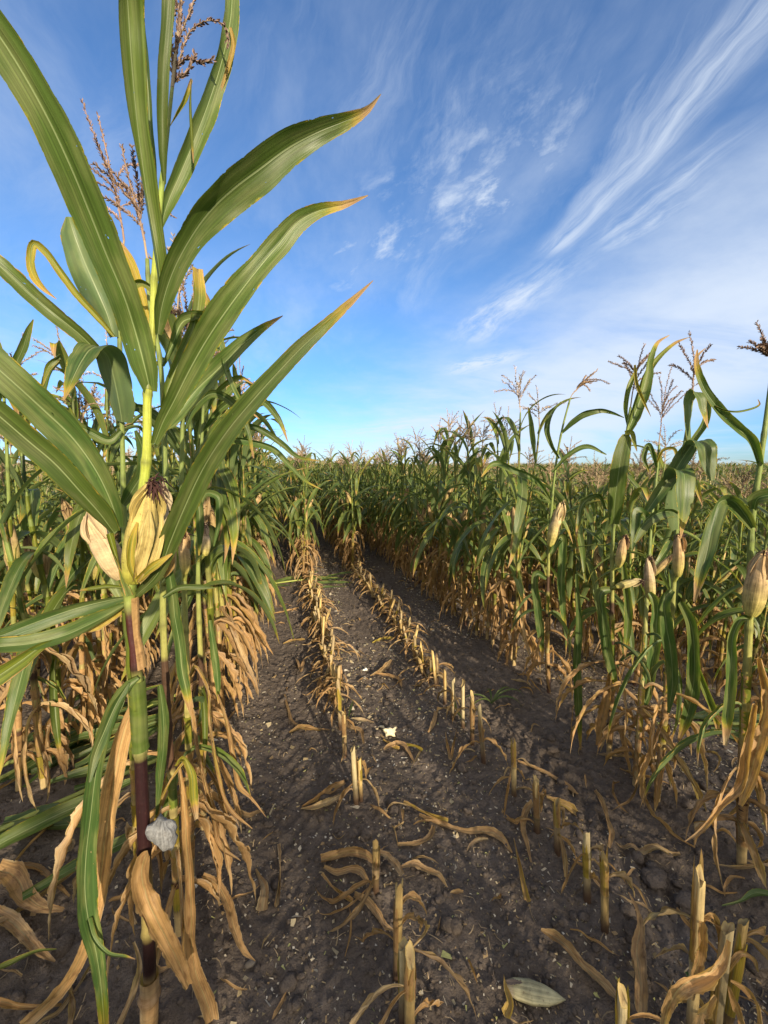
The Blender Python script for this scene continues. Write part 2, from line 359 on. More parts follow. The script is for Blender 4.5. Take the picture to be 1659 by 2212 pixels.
def nrm(a): return a/np.maximum(np.linalg.norm(a, axis=-1, keepdims=True), 1e-9)
def spline(P, n):
    P = np.asarray(P, float)
    if len(P) < 3: t = np.linspace(0, 1, n)[:, None]; return P[0]*(1-t)+P[-1]*t
    L = np.r_[0, np.cumsum(np.maximum(np.linalg.norm(np.diff(P[:, :3], axis=0), axis=1), 1e-6))]; L /= L[-1]
    t = np.linspace(0, 1, n); out = np.zeros((n, P.shape[1]))
    m = np.gradient(P, L, axis=0)
    k = np.clip(np.searchsorted(L, t, side='right')-1, 0, len(P)-2); h = (L[k+1]-L[k])[:, None]; u = ((t-L[k])[:, None])/h
    return (2*u**3-3*u**2+1)*P[k]+(u**3-2*u**2+u)*h*m[k]+(-2*u**3+3*u**2)*P[k+1]+(u**3-u**2)*h*m[k+1]
def wprof(v, base=.55, peak=.35, tip=1.15):
    a = base+(1-base)*sst(v, 0, peak); b = np.clip(1-np.clip((v-peak)/(1-peak), 0, 1)**(1.0+tip), 0, 1)
    return a*np.where(v > peak, b, 1)
SEG = {0: (46, 9), 1: (18, 5), 2: (10, 3), 3: (6, 2)}
def ribbon(mb, P, w, N, rng, lod=0, cup=.25, ruffle=.10, dry=0.0, tip=.5, tint=.5, kr=9, ragged=0.0, prof=None, curlend=0, mat=LEAF, col=(.5, .5, .5)):
    """a leaf blade along the spine P; N is the upper-side direction at each spine point"""
    n, m = SEG[lod]
    P = np.asarray(P, float); N = np.broadcast_to(np.asarray(N, float), P.shape)
    PN = spline(np.concatenate([P, N], 1), n); P = PN[:, :3]; N = PN[:, 3:6]
    v = np.linspace(0, 1, n); Tn = nrm(np.gradient(P, axis=0)); S = nrm(np.cross(Tn, N)); N = np.cross(S, Tn)
    L = np.linalg.norm(np.diff(P, axis=0), axis=1).sum()
    q1, q2 = rng.uniform(0, 6.28, 2); tw = (.16*np.sin(v*L*7+q1)+.10*np.sin(v*L*17+q2))[:, None]; N, S = N*np.cos(tw)+S*np.sin(tw), S*np.cos(tw)-N*np.sin(tw)
    ww = w*(wprof(v) if prof is None else prof(v)); ww = np.maximum(ww, .0012)
    u = np.linspace(-1, 1, m)
    if lod == 3: u = np.array([-1., 1.])
    ph = rng.uniform(0, 6.28, 4); kk = kr*L/.7*rng.uniform(.8, 1.2)
    cupv = (cup*(1-.6*v)+curlend*sst(v, .6, 1))[:, None]
    ruf = ruffle*sst(v, .03, .25)[:, None]
    left = np.sin(v*kk*2+ph[0])+.5*np.sin(v*kk*4.7+ph[1]); right = np.sin(v*kk*2.2+ph[2])+.5*np.sin(v*kk*4.1+ph[3])
    rf = np.where(u[None, :] < 0, left[:, None], right[:, None])*np.abs(u[None, :])**1.6
    au = np.abs(u)[None, :]
    ang = cupv*(.35+.75*au)*1.25
    wob = 1+.10*(np.where(u[None, :] < 0, vnoise(v*L*16+q1*7, v*0+3.3, 5)[:, None], vnoise(v*L*16+q2*7, v*0+8.1, 6)[:, None])-.5)*2*(w > .006 if np.ndim(w) == 0 else 1)
    lat = u[None, :]*np.cos(ang)*ww[:, None]/2*(wob if lod < 2 else 1)
    hgt = (np.sin(ang)*au+ruf*rf)*ww[:, None]/2
    if m >= 5: hgt = hgt-(np.abs(u)[None, :] < .01)*.03*ww[:, None]+ww[:, None]*.012*np.sin(u[None, :]*7+v[:, None]*5+q1)
    if ragged: lat = lat*(1-ragged*rng.random((n, m))*(au > .9)*sst(v, .1, .3)[:, None])
    if np.max(dry) > .55 and lod < 2: hgt = hgt+ww[:, None]*.42*(fbm(u[None, :]*2.2+q1*9, v[:, None]*L*34+q2*5, 3, 7, .6)-.5)
    if lod == 0: hgt = hgt+ww[:, None]*.035*(fbm(u[None, :]*1.2+q1*9, v[:, None]*L*9+q2*5, 2, 9)-.5)*(1-au*.3)
    G = P[:, None, :]+S[:, None, :]*lat[..., None]+N[:, None, :]*hgt[..., None]
    dv = dry+tip*sst(v, .72, 1.0)
    mb.grid(G, mat, (u+1)/2, v*L/.7, np.clip(dv, 0, 1), tint, col)
def tube(mb, P, r, sides, mat, dry=0.0, tint=.5, col=(.5, .5, .5), close=True, flat=1.0, uvs=1.0, n=None, squish=None):
    P = np.asarray(P, float); r = np.broadcast_to(np.asarray(r, float), (len(P),))
    if close:
        P = np.concatenate([P, P[-1:]+(P[-1]-P[-2])*1e-3]); r = np.r_[r, 1e-4]
        if np.ndim(col) == 2: col = np.concatenate([col, np.asarray(col)[-1:]])
        if np.ndim(dry): dry = np.r_[dry, dry[-1]]
    Tn = nrm(np.gradient(P, axis=0)); ref = np.array([.13, 1, .07]) if abs(Tn[0][2]) > .7 else np.array([0, 0, 1.])
    A = np.zeros_like(P); a = nrm(np.cross(Tn[0], ref))
    for i in range(len(P)): a = a-Tn[i]*a.dot(Tn[i]); a = a/np.linalg.norm(a); A[i] = a
    B = np.cross(Tn, A); th = np.linspace(0, 2*pi, sides+1)
    G = P[:, None]+(A[:, None]*np.cos(th)[None, :, None]+B[:, None]*np.sin(th)[None, :, None]*flat)*r[:, None, None]
    L = np.r_[0, np.cumsum(np.linalg.norm(np.diff(P, axis=0), axis=1))]
    mb.grid(G, mat, th/(2*pi)*uvs, L*3, dry, tint, col)
    return A, B

# ------------------------------------------------------------------ plant parts
def tassel_mb(mb, base, d, H, rng, lod, nb=8, col=(.24, .17, .115)):
    d = nrm(np.asarray(d, float)); s = nrm(np.cross(d, [.3, 1, .2])); t = np.cross(d, s)
    def branch(p0, dr, L, droop, r):
        k = {0: 12, 1: 7, 2: 4, 3: 3}[lod]; P = [p0]; dd = dr.copy()
        for i in range(k): dd = nrm(dd+np.array([0, 0, -droop/k])+rng.normal(0, .04, 3)); P.append(P[-1]+dd*L/k)
        P = np.array(P); tube(mb, P, np.linspace(r, r*.45, len(P)), 4 if lod < 2 else 3, TASSEL, col=col, close=False)
        ns = {0: 44, 1: 18, 2: 0, 3: 0}[lod]
        if lod >= 2:
            return
        Q = spline(P, ns); tq = nrm(np.gradient(Q, axis=0))
        for i in range(3, ns):
            for sgn in (0, 1):
                o = nrm(rng.normal(0, 1, 3)); o = nrm(o-tq[i]*o.dot(tq[i])); dirn = nrm(tq[i]*.8+o*.65)
                ln = rng.uniform(.009, .014)*(1 if lod == 0 else 1.6); wd = .0021*(1 if lod == 0 else 1.4)
                a = Q[i]; b = a+dirn*ln; c = (a+b)/2; q = nrm(np.cross(dirn, o)); q2 = o
                mb.raw([a, c+q*wd, b, c-q*wd, c+q2*wd, c-q2*wd], [[0, 1, 2, 3], [0, 4, 2, 5]], TASSEL, dry=0, tint=rng.random(),
                       col=np.array(col)*rng.uniform(.7, 1.6))
    L = H*rng.uniform(.85, 1.1)
    branch(np.asarray(base, float), d, L, .12, .0035 if lod < 2 else .006)
    for i in range(nb):
        h = rng.uniform(.12, .5)*L; a = rng.uniform(0, 6.28); e = rng.uniform(.25, .85)
        dr = nrm(d*cos(e)+(s*cos(a)+t*sin(a))*sin(e)); branch(base+d*h, dr, L*rng.uniform(.4, .65), rng.uniform(.3, 1.2), .002 if lod < 2 else .0035)

def ear_mb(mb, base, d, L, R, rng, lod, c0=(.50, .37, .19), c1=(.40, .34, .10), tipopen=1.0):
    """husked ear: overlapping husk leaves wrapped round a spindle"""
    d = nrm(np.asarray(d, float)); s = nrm(np.cross(d, [.21, .9, .1])); t = np.cross(d, s)
    n, m = {0: (26, 37), 1: (12, 13), 2: (6, 6), 3: (4, 4)}[lod]
    v = np.linspace(0, 1, n); R0 = R*np.interp(v, [0, .08, .25, .5, .75, .9, 1], [.42, .70, .95, .96, .72, .44, .12])
    th = np.linspace(0, 2*pi, m); tw = rng.uniform(.8, 1.6)
    ph = ((th[None, :]/(2*pi)*3+tw*v[:, None]*.35) % 1.0)
    rr = R0[:, None]*(1+(.17*ph**1.5 if lod < 2 else 0)+(.02*np.sin(th*9)[None, :] if lod == 0 else 0))
    rr[:, -1] = rr[:, 0]
    bend = (v**2*L*.06)[:, None]
    G = np.asarray(base)+d*(v*L)[:, None, None]+s*(np.cos(th)[None, :]*rr+bend)[..., None]+t*(np.sin(th)[None, :]*rr)[..., None]
    f = np.clip(1-v*1.6, 0, 1)[:, None]; col = np.array(c0)*(1-f)+np.array(c1)*f
    mb.grid(G, HUSK, th/(2*pi), v*L/.3, 0, rng.random(), col)
    if lod <= 1:                                       # loose husk tips round the end
        for k in range(5 if lod == 0 else 3):
            a = rng.uniform(0, 6.28); o = s*cos(a)+t*sin(a); p0 = base+d*L*.62+o*R*.82
            P = [p0, base+d*L*.86+o*R*.60, base+d*L*(1.0+rng.uniform(0, .12))+o*R*rng.uniform(.1, .6)*tipopen]
            ribbon(mb, P, R*1.1, o, rng, 1, .7, .10, 0, 0, rng.random(), mat=HUSK, col=np.array(c0)*rng.uniform(.8, 1.1))
def silk_mb(mb, p, d, rng, k=14, L=.035):
    for i in range(k):
        dd = nrm(d+rng.normal(0, .7, 3)+np.array([0, 0, -.5])); q = p+rng.normal(0, .006, 3)
        tube(mb, [q, q+dd*L*.5, q+dd*L+np.array([0, 0, -.012])+rng.normal(0, .006, 3)], [.0022, .002, .0008], 3, SILK, col=(.055, .022, .018), close=False)

GR, YG, TN, PU = np.array([.165, .215, .050]), np.array([.33, .29, .085]), np.array([.42, .31, .15]), np.array([.040, .012, .012])
def stalk_cols(z, nodes, H, rng, dark=.25):
    """ring colours along the stalk: tan at the foot, yellow-green higher up, dark bare internodes low down"""
    f = z/H; c = np.where((f < .3)[:, None], TN*(1-f[:, None]/.3)+YG*f[:, None]/.3, YG*(1-np.clip((f-.3)/.25, 0, 1))[:, None]+GR*np.clip((f-.3)/.25, 0, 1)[:, None])
    k = np.searchsorted(nodes, z); pick = rng.random(len(nodes)+2) < dark
    m = pick[np.clip(k, 0, len(pick)-1)] & (f < .38); c[m] = PU*1.0+c[m]*.08
    return c
def stalk_mb(mb, P, r0, rng, lod, H, nodes, dark=.25):
    """P: polyline of the stalk (bottom to top); nodes: heights (fractions of length) of the rings"""
    ns = {0: 90, 1: 36, 2: 10, 3: 4}[lod]
    Q = spline(P, ns); v = np.linspace(0, 1, ns); r = r0*(1.08-.72*v**1.1)
    if lod < 2:
        for k in nodes: r = r*(1+.22*np.exp(-((v-k)/(.006 if lod == 0 else .012))**2))
    c = stalk_cols(v*H, np.array(nodes)*H, H, rng, dark)
    if lod < 2:
        for k in nodes: g = np.exp(-((v-k)/.005)**2)[:, None]; c = c*(1-.45*g)
    tube(mb, Q, r, {0: 14, 1: 8, 2: 4, 3: 3}[lod], STALK, col=c, tint=rng.random(), close=lod < 2)
    return Q, v
def sheath(mb, Q, a, b, r, rng, lod, dry, tint):
    """leaf sheath clasping the stalk between two fractions of its length"""
    if lod >= 2: return
    n = len(Q)-1; i0 = int(a*n); i1 = max(int(b*n), i0+2); seg = Q[i0:i1+1]
    rr = r*np.linspace(1.16, 1.26, len(seg)); rr[-1] *= 1.15
    tube(mb, seg, rr, 12 if lod == 0 else 7, LEAF, dry=np.full(len(seg), dry), tint=tint, close=False, uvs=.46)
def blade_path(p, az, L, th0, th1, pw, kink=None, kv=.5, side=0.0, n=12):
    """spine and upper normals of a leaf that starts th0 from vertical and bends to th1"""
    h = np.array([cos(az), sin(az), 0]); sd = np.array([-sin(az), cos(az), 0]); P = [np.array(p, float)]; Ns = []
    for i in range(n+1):
        v = i/n; th = th0+(th1-th0)*v**pw
        if kink is not None: th += kink*sst(v, kv-.04, kv+.06)
        th = min(th, radians(182)); d = h*sin(th)+np.array([0, 0, cos(th)])+sd*side*v
        Ns.append(-h*cos(th)+np.array([0, 0, sin(th)]))
        if i < n: P.append(P[-1]+nrm(d)*L/n)
    return np.array(P), np.array(Ns)

def plant_parts(seed, H=2.1, lod=1, green=1.0, lean=None, ears=1, shagg=1.0, r0=None, wid=1.0, tassel=True):
    """every part of one procedural maize plant as (name, MB) pairs, foot at the origin"""
    rng = np.random.default_rng(seed); parts = []
    Hs = H*.84; lean = rng.normal(0, .035, 2) if lean is None else lean
    ph = rng.uniform(0, 6.28); P = [np.array([lean[0]*t*Hs+.012*sin(ph+9*t), lean[1]*t*Hs+.012*cos(ph+7*t), t*Hs]) for t in np.linspace(0, 1, 9)]
    nn = 13; nodes = np.cumsum(np.linspace(.6, 1.25, nn)); nodes = nodes/nodes[-1]*.97
    r0 = r0 or rng.uniform(.0115, .0145); st = MB(); Q, v = stalk_mb(st, P, r0, rng, lod, Hs, nodes)
    Qf = lambda f: Q[int(round(np.clip(f, 0, 1)*(len(Q)-1)))] if lod < 2 else np.array([np.interp(f, v, Q[:, i]) for i in range(3)])
    az0 = rng.uniform(0, 6.28); plant_t = rng.uniform(.25, .95); leaves = []
    for i in range(1, nn):
        f = nodes[i-1]; g = nodes[i]-nodes[i-1]; fb = f+g*rng.uniform(.75, .98); az = az0+pi*i+rng.normal(0, .38); z = fb*Hs
        lm = MB(); tint = np.clip(plant_t+rng.normal(0, .2), 0, 1); rad = r0*(1.08-.72*fb)
        p = Qf(min(fb, 1))+np.array([cos(az), sin(az), 0])*rad*.9
        R = radians
        if z < .30*green+.05:
            if lod == 3 and rng.random() < .5: continue
            sheath(lm, Q, f, fb, rad, rng, lod, rng.uniform(.55, .85), tint)
            for q in range(1 + (rng.random() < (.85 if lod < 2 else .35))):
                az2 = az+q*rng.normal(0, 1.4)
                S, N = blade_path(p, az2, min(z*rng.uniform(.9, 1.3), .45)*rng.uniform(.7, 1.0)+.05, R(rng.uniform(30, 90)), R(rng.uniform(170, 180)), rng.uniform(.2, .4), side=rng.normal(0, .25))
                S[:, 2] = np.maximum(S[:, 2], .012)
                ribbon(lm, S, rng.uniform(.028, .050)*shagg*wid, N, rng, lod, rng.uniform(.9, 1.7), rng.uniform(.3, .6), rng.uniform(.66, .95), .15, tint, kr=16, ragged=.2)
        elif z < .62:
            dryb = rng.random() < .45
            sheath(lm, Q, f, fb, rad, rng, lod, rng.uniform(.45, .72) if dryb else rng.uniform(.3, .5), tint)
            S, N = blade_path(p, az, rng.uniform(.35, .60), R(rng.uniform(8, 30)), R(rng.uniform(170, 180)), rng.uniform(.14, .30), side=rng.normal(0, .3))
            S[:, 2] = np.maximum(S[:, 2], .012)
            ribbon(lm, S, rng.uniform(.04, .065)*wid, N, rng, lod, rng.uniform(.5, 1.3), rng.uniform(.10, .35) if dryb else .12, rng.uniform(.66, .88) if dryb else rng.uniform(.05, .3), .75, tint, kr=12)
        elif fb < .80:
            sheath(lm, Q, f, fb, rad, rng, lod, rng.uniform(.22, .46), tint)
            L = rng.uniform(.55, .82)*min(1, H/2.1); dr = rng.random()
            if dr < .68: S, N = blade_path(p, az, L, R(rng.uniform(8, 26)), R(rng.uniform(166, 178)), rng.uniform(.22, .5), side=rng.normal(0, .25))
            else: S, N = blade_path(p, az, L, R(rng.uniform(20, 38)), R(rng.uniform(80, 135)), rng.uniform(.9, 1.5), side=rng.normal(0, .3), kink=R(rng.uniform(30, 80)) if rng.random() < .4 else None, kv=rng.uniform(.4, .75))
            S[:, 2] = np.maximum(S[:, 2], .03)
            ribbon(lm, S, rng.uniform(.055, .082)*wid, N, rng, lod, rng.uniform(.15, .5), rng.uniform(.05, .13), rng.uniform(.0, .22), rng.uniform(.3, .8), tint, kr=6)
        else:
            sheath(lm, Q, f, fb, rad, rng, lod, rng.uniform(.1, .5), tint)
            L = rng.uniform(.35, .62)*min(1, H/2.1)*(1.2-.5*(fb-.8)/.2)
            S, N = blade_path(p, az, L, R(rng.uniform(12, 30)), R(rng.uniform(50, 140)), rng.uniform(.8, 1.6), side=rng.normal(0, .3), kink=R(rng.uniform(50, 110)) if rng.random() < .4 else None, kv=rng.uniform(.4, .75))
            ribbon(lm, S, rng.uniform(.042, .065)*wid, N, rng, lod, rng.uniform(.2, .7), rng.uniform(.04, .12), rng.uniform(.05, .45), rng.uniform(.4, .8), tint, kr=6)
        if lm.n: leaves.append(lm)
    parts.append(('stalk', st)); parts += [('leaf', l) for l in leaves]
    for e in range(ears):
        f = np.interp(.92+rng.uniform(-.12, .12)-.16*e, [0, Hs], [0, 1]); az = az0+rng.uniform(0, 6.28); em = MB(); tl = radians(rng.uniform(8, 30))
        d = np.array([cos(az)*sin(tl), sin(az)*sin(tl), cos(tl)]); b = Qf(f)+d*.012+np.array([cos(az), sin(az), 0])*r0*.8
        br = rng.uniform(.8, 1.1); tube(em, [Qf(f), b], .008, 5, HUSK, col=(.35, .36, .08), close=False)
        ear_mb(em, b, d, rng.uniform(.19, .24), rng.uniform(.020, .025), rng, lod, np.array([.44, .31, .15])*br, (.42, .38, .09))
        if lod < 2: silk_mb(em, b+d*.195, d, rng, 9, .028)
        parts.append(('ear', em))
    if tassel:
        tm = MB(); tassel_mb(tm, Q[-1], nrm(Q[-1]-Q[-2])+rng.normal(0, .08, 3), H*.145, rng, lod, rng.integers(5, 10) if lod < 2 else 3,
                             np.array([.33, .25, .16] if lod < 2 else [.36, .31, .17])*rng.uniform(.8, 1.25)); parts.append(('tassel', tm))
    return parts
def rotz(a): return np.array([[cos(a), -sin(a), 0], [sin(a), cos(a), 0], [0, 0, 1]])
def merged(parts):
    mb = MB()
    for _, p in parts: mb.add(p.pack())
    return mb

# ------------------------------------------------------------------ ground
def make_ground():
    def axis(lo, hi, c, d0, g):                        # fine spacing near c, growing outwards
        a = [c]; d = d0
        while a[-1] < hi: a.append(a[-1]+max(d0, (a[-1]-c)*g))
        b = [c]
        while b[-1] > lo: b.append(b[-1]-max(d0, (c-b[-1])*g))
        return np.array(b[:0:-1]+a)
    xs = axis(-900, 900, .6, .011, .011); ys = axis(-60, 1500, .9, .011, .011)
    X, Y = np.meshgrid(xs, ys); Z = soil(X, Y)
    n, m = X.shape; i, j = np.meshgrid(np.arange(n-1), np.arange(m-1), indexing='ij'); a = (i*m+j).ravel()
    mb = MB(); mb.raw(np.stack([X.ravel(), Y.ravel(), Z.ravel()], 1), np.stack([a, a+1, a+m+1, a+m], 1), CLOD)
    o = mb.obj('ground'); tag(o, kind='structure', label='bare dark crumbly soil of the maize field')
make_ground()

def ico(sub=2):
    import bmesh
    bm = bmesh.new(); bmesh.ops.create_icosphere(bm, subdivisions=sub, radius=1)
    V = np.array([v.co[:] for v in bm.verts]); F = np.array([[l.vert.index for l in f.loops] for f in bm.faces]); bm.free()
    return V, np.concatenate([F, F[:, 2:3]], 1)
ICO = {k: ico(k) for k in (1, 2, 3)}
def quads_tri(F):                                      # triangles kept as quads with a split last edge are not valid: build pairs instead
    return F
def rock(rng, sub=2, rough=.35):
    V, F = ICO[sub]; s = rng.uniform(0, 99)
    n = fbm(V[:, 0]*1.6+s, V[:, 1]*1.6+V[:, 2]*2.1-s, 3, int(s))+.5*fbm(V[:, 2]*2.6-s, V[:, 0]*2.9+s, 2, 5)
    return V*(1+rough*(n[:, None]-.75)*2)*np.array([1, rng.uniform(.7, 1), rng.uniform(.5, .8)]), F
def tri_mesh_obj(name, V, F3, mat, parent=None):
    me = bpy.data.meshes.new(name); me.vertices.add(len(V)); me.vertices.foreach_set('co', V.astype(np.float32).ravel())
    me.loops.add(F3.size); me.loops.foreach_set('vertex_index', F3.astype(np.int32).ravel())
    me.polygons.add(len(F3)); me.polygons.foreach_set('loop_start', np.arange(0, F3.size, 3, dtype=np.int32))
    me.polygons.foreach_set('use_smooth', np.ones(len(F3), bool)); me.materials.append(mat); me.update(calc_edges=True)
    o = bpy.data.objects.new(name, me); COL.objects.link(o)
    if parent: o.parent = parent
    return o
def lane_points(rng, n, ymax=9, xr=(-1.6, 3.2), near=1.0):
    y = rng.uniform(0.45, ymax**.5, n)**2*near; y = .35+y; x = rng.uniform(xr[0], xr[1], n); return x, y
def make_clods():
    rng = np.random.default_rng(5); vs = [rock(rng, 1, .5) for _ in range(10)]+[rock(rng, 2, .5) for _ in range(6)]
    V = []; F = []; n = 0
    x, y = lane_points(rng, 24000, 8, (-2.0, 3.4)); sz = .0025+.011*rng.random(len(x))**2.6; big = rng.random(len(x)) < .022; sz[big] = rng.uniform(.012, .034, big.sum())
    zz = soil(x, y)
    for a, b, s, z in zip(x, y, sz, zz):
        v, f = vs[rng.integers(10, 16)] if s > .009 else vs[rng.integers(0, 10)]
        V.append((v*s) @ rotz(rng.uniform(0, 6.28)).T+[a, b, z+s*.15]); F.append(f[:, :3]+n); n += len(v)
    o = tri_mesh_obj('soil_clods', np.concatenate(V), np.concatenate(F), MATS[CLOD]); tag(o, kind='stuff', label='small crumbs and clods of dark soil')
make_clods()
def make_chips():
    rng = np.random.default_rng(9); mb = MB(); x, y = lane_points(rng, 27000, 9.5, (-.55, 2.6)); x2, y2 = lane_points(rng, 7000, 9, (-2.6, 4.5))
    x = np.r_[x, x2]; y = np.r_[y, y2]; z = soil(x, y)
    dens = vnoise(x*2.2, y*1.1, 91)
    cols = np.array([[.60, .53, .40], [.54, .45, .28], [.50, .39, .21], [.38, .27, .14], [.44, .44, .17], [.72, .67, .56]])
    V = []; C = []; T = []
    for a, b, c, dn in zip(x, y, z, dens):
        if dn < .34+.25*rng.random() or rng.random() > .34+b/4.0: continue
        s = rng.uniform(.0022, .0062)*(.55+.15*min(b, 5))*(1+1.5*(rng.random() < .05)); asp = rng.choice([.35, .6, .9, .16], p=[.3, .3, .25, .15]); ang = rng.uniform(0, 6.28)
        q = np.array([[-1, -1, 0], [1, -1, 0], [1, 1, 0], [-1, 1, 0.]])*[s/np.sqrt(asp)*.9, s*np.sqrt(asp), 1]+rng.normal(0, s*.38, (4, 3))
        tl = rng.normal(0, .35); R = rotz(ang) @ np.array([[1, 0, 0], [0, cos(tl), -sin(tl)], [0, sin(tl), cos(tl)]])
        V.append(q @ R.T+[a, b, c+.003]); col = cols[rng.choice(6, p=[.25, .2, .17, .2, .05, .13])]*rng.uniform(.75, 1.05); C.append(np.repeat(col[None], 4, 0)); T.append(np.full(4, rng.random()))
    k = len(V); V = np.concatenate(V); Q = np.arange(4*k).reshape(-1, 4); mb.raw(V, Q, CHIP, np.tile([[0, 0], [1, 0], [1, 1], [0, 1.]], (k, 1)), 0, np.concatenate(T), np.concatenate(C))
    # fine straw and root fibres
    for i in range(2600):
        a, b = lane_points(rng, 1, 7, (-1.8, 3.2)); a, b = a[0], b[0]; L = rng.uniform(.012, .06); an = rng.uniform(0, 6.28); bend = rng.normal(0, .9)
        P = [[a, b]]
        for q in range(3): P.append([P[-1][0]+cos(an)*L/3, P[-1][1]+sin(an)*L/3]); an += bend
        P = np.array(P); z = soil(P[:, 0], P[:, 1])+.003+rng.uniform(0, .012)*np.array([0, 1, .8, 0]); w = rng.uniform(.0006, .0022)
        col = np.array([.42, .32, .19])*rng.uniform(.45, 1.3); side = np.array([-sin(an), cos(an), 0])*w
        G = np.stack([np.c_[P, z]-side, np.c_[P, z]+side], 1); mb.grid(G, CHIP, [0, 1], [0, .3, .6, 1], 0, rng.random(), col)
    o = mb.obj('plant_chips'); tag(o, kind='stuff', label='pale chopped maize chips and straw scattered on the soil')
make_chips()

# ------------------------------------------------------------------ leaves and stalks measured in the photograph, set at their real distance
def pxw(P, w): return w*float((np.asarray(P)-CAMP).dot(cF))/FOC
def img_ribbon(mb, pts, D, w, rng, roll=0, lod=0, dry=0, tip=.4, tint=.3, cup=.3, ruffle=.04, kr=6, ragged=0, mat=LEAF, col=(.5, .5, .5), curlend=0, fold=False):
    """pts: (px, py) along the leaf; D: distances; w: widths in px along the leaf"""
    D = np.interp(np.linspace(0, 1, len(pts)), np.linspace(0, 1, len(D)), D)
    P = np.array([at(x, y, d) for (x, y), d in zip(pts, D)]); Tn = nrm(np.gradient(P, axis=0)); tc = nrm(CAMP-P)
    N = nrm(tc-Tn*(tc*Tn).sum(1, keepdims=True)); rolls = np.interp(np.linspace(0, 1, len(P)), np.linspace(0, 1, len(np.atleast_1d(roll))), np.radians(np.atleast_1d(roll)))
    B = np.cross(Tn, N); N = N*np.cos(rolls)[:, None]+B*np.sin(rolls)[:, None]
    if fold: N = nrm(np.cross(-cR, Tn)); rolls = rolls*0
    sc_ = np.array([pxw(p, 1) for p in P]); vv = np.r_[0, np.cumsum(np.linalg.norm(np.diff(P, axis=0), axis=1))]; vv /= vv[-1]
    wv = np.interp(np.linspace(0, 1, len(w)), np.linspace(0, 1, len(P)), vv)
    def prof(v): return np.interp(v, wv, w)*np.interp(v, vv, sc_/np.maximum(np.cos(rolls), .35))
    ribbon(mb, P, 1.0, N, rng, lod, cup, ruffle, dry, tip, tint, kr, ragged, prof, curlend, mat, col)
def img_leaf(parent, pts, D, w, seed, label=None, **k):
    mb = MB(); img_ribbon(mb, pts, D, w, np.random.default_rng(seed), **k); o = mb.obj('leaf', parent)
    if label: o['label'] = label
    return o
def local(parent_loc, mb): 
    for i in range(len(mb.V)): mb.V[i] = mb.V[i]-np.asarray(parent_loc)
def put(mb, name, parent, label=None):                 # a part built in world coordinates, hung under a thing standing at its base
    local(parent.location, mb); o = mb.obj(name, parent)
    if label: o['label'] = label
    return o
class Plant:
    """a thing standing at its foot, whose parts are built in world coordinates"""
    def __init__(s, name, foot, label, cat, group, seed):
        s.o = empty(name, foot); tag(s.o, label, cat, group); s.rng = np.random.default_rng(seed); s.seed = seed
    def leaf(s, pts, D, w, label=None, **k):
        dd_ = k.get('dry', 0) > .5; k['cup'] = k.get('cup', .3)*1.9; k['ruffle'] = k.get('ruffle', .04)*(1.2 if dd_ else 2.6); k.setdefault('kr', 9); w = [q*(.92 if dd_ else .77) for q in w]; k['tip'] = k.get('tip', .4)+(.16 if k.get('tip', .4) > .3 else 0)
        mb = MB(); img_ribbon(mb, pts, D, w, s.rng, **k); return put(mb, 'leaf', s.o, label)
    def part(s, name, mb, label=None): return put(mb, name, s.o, label)
MG = 'standing maize plants'

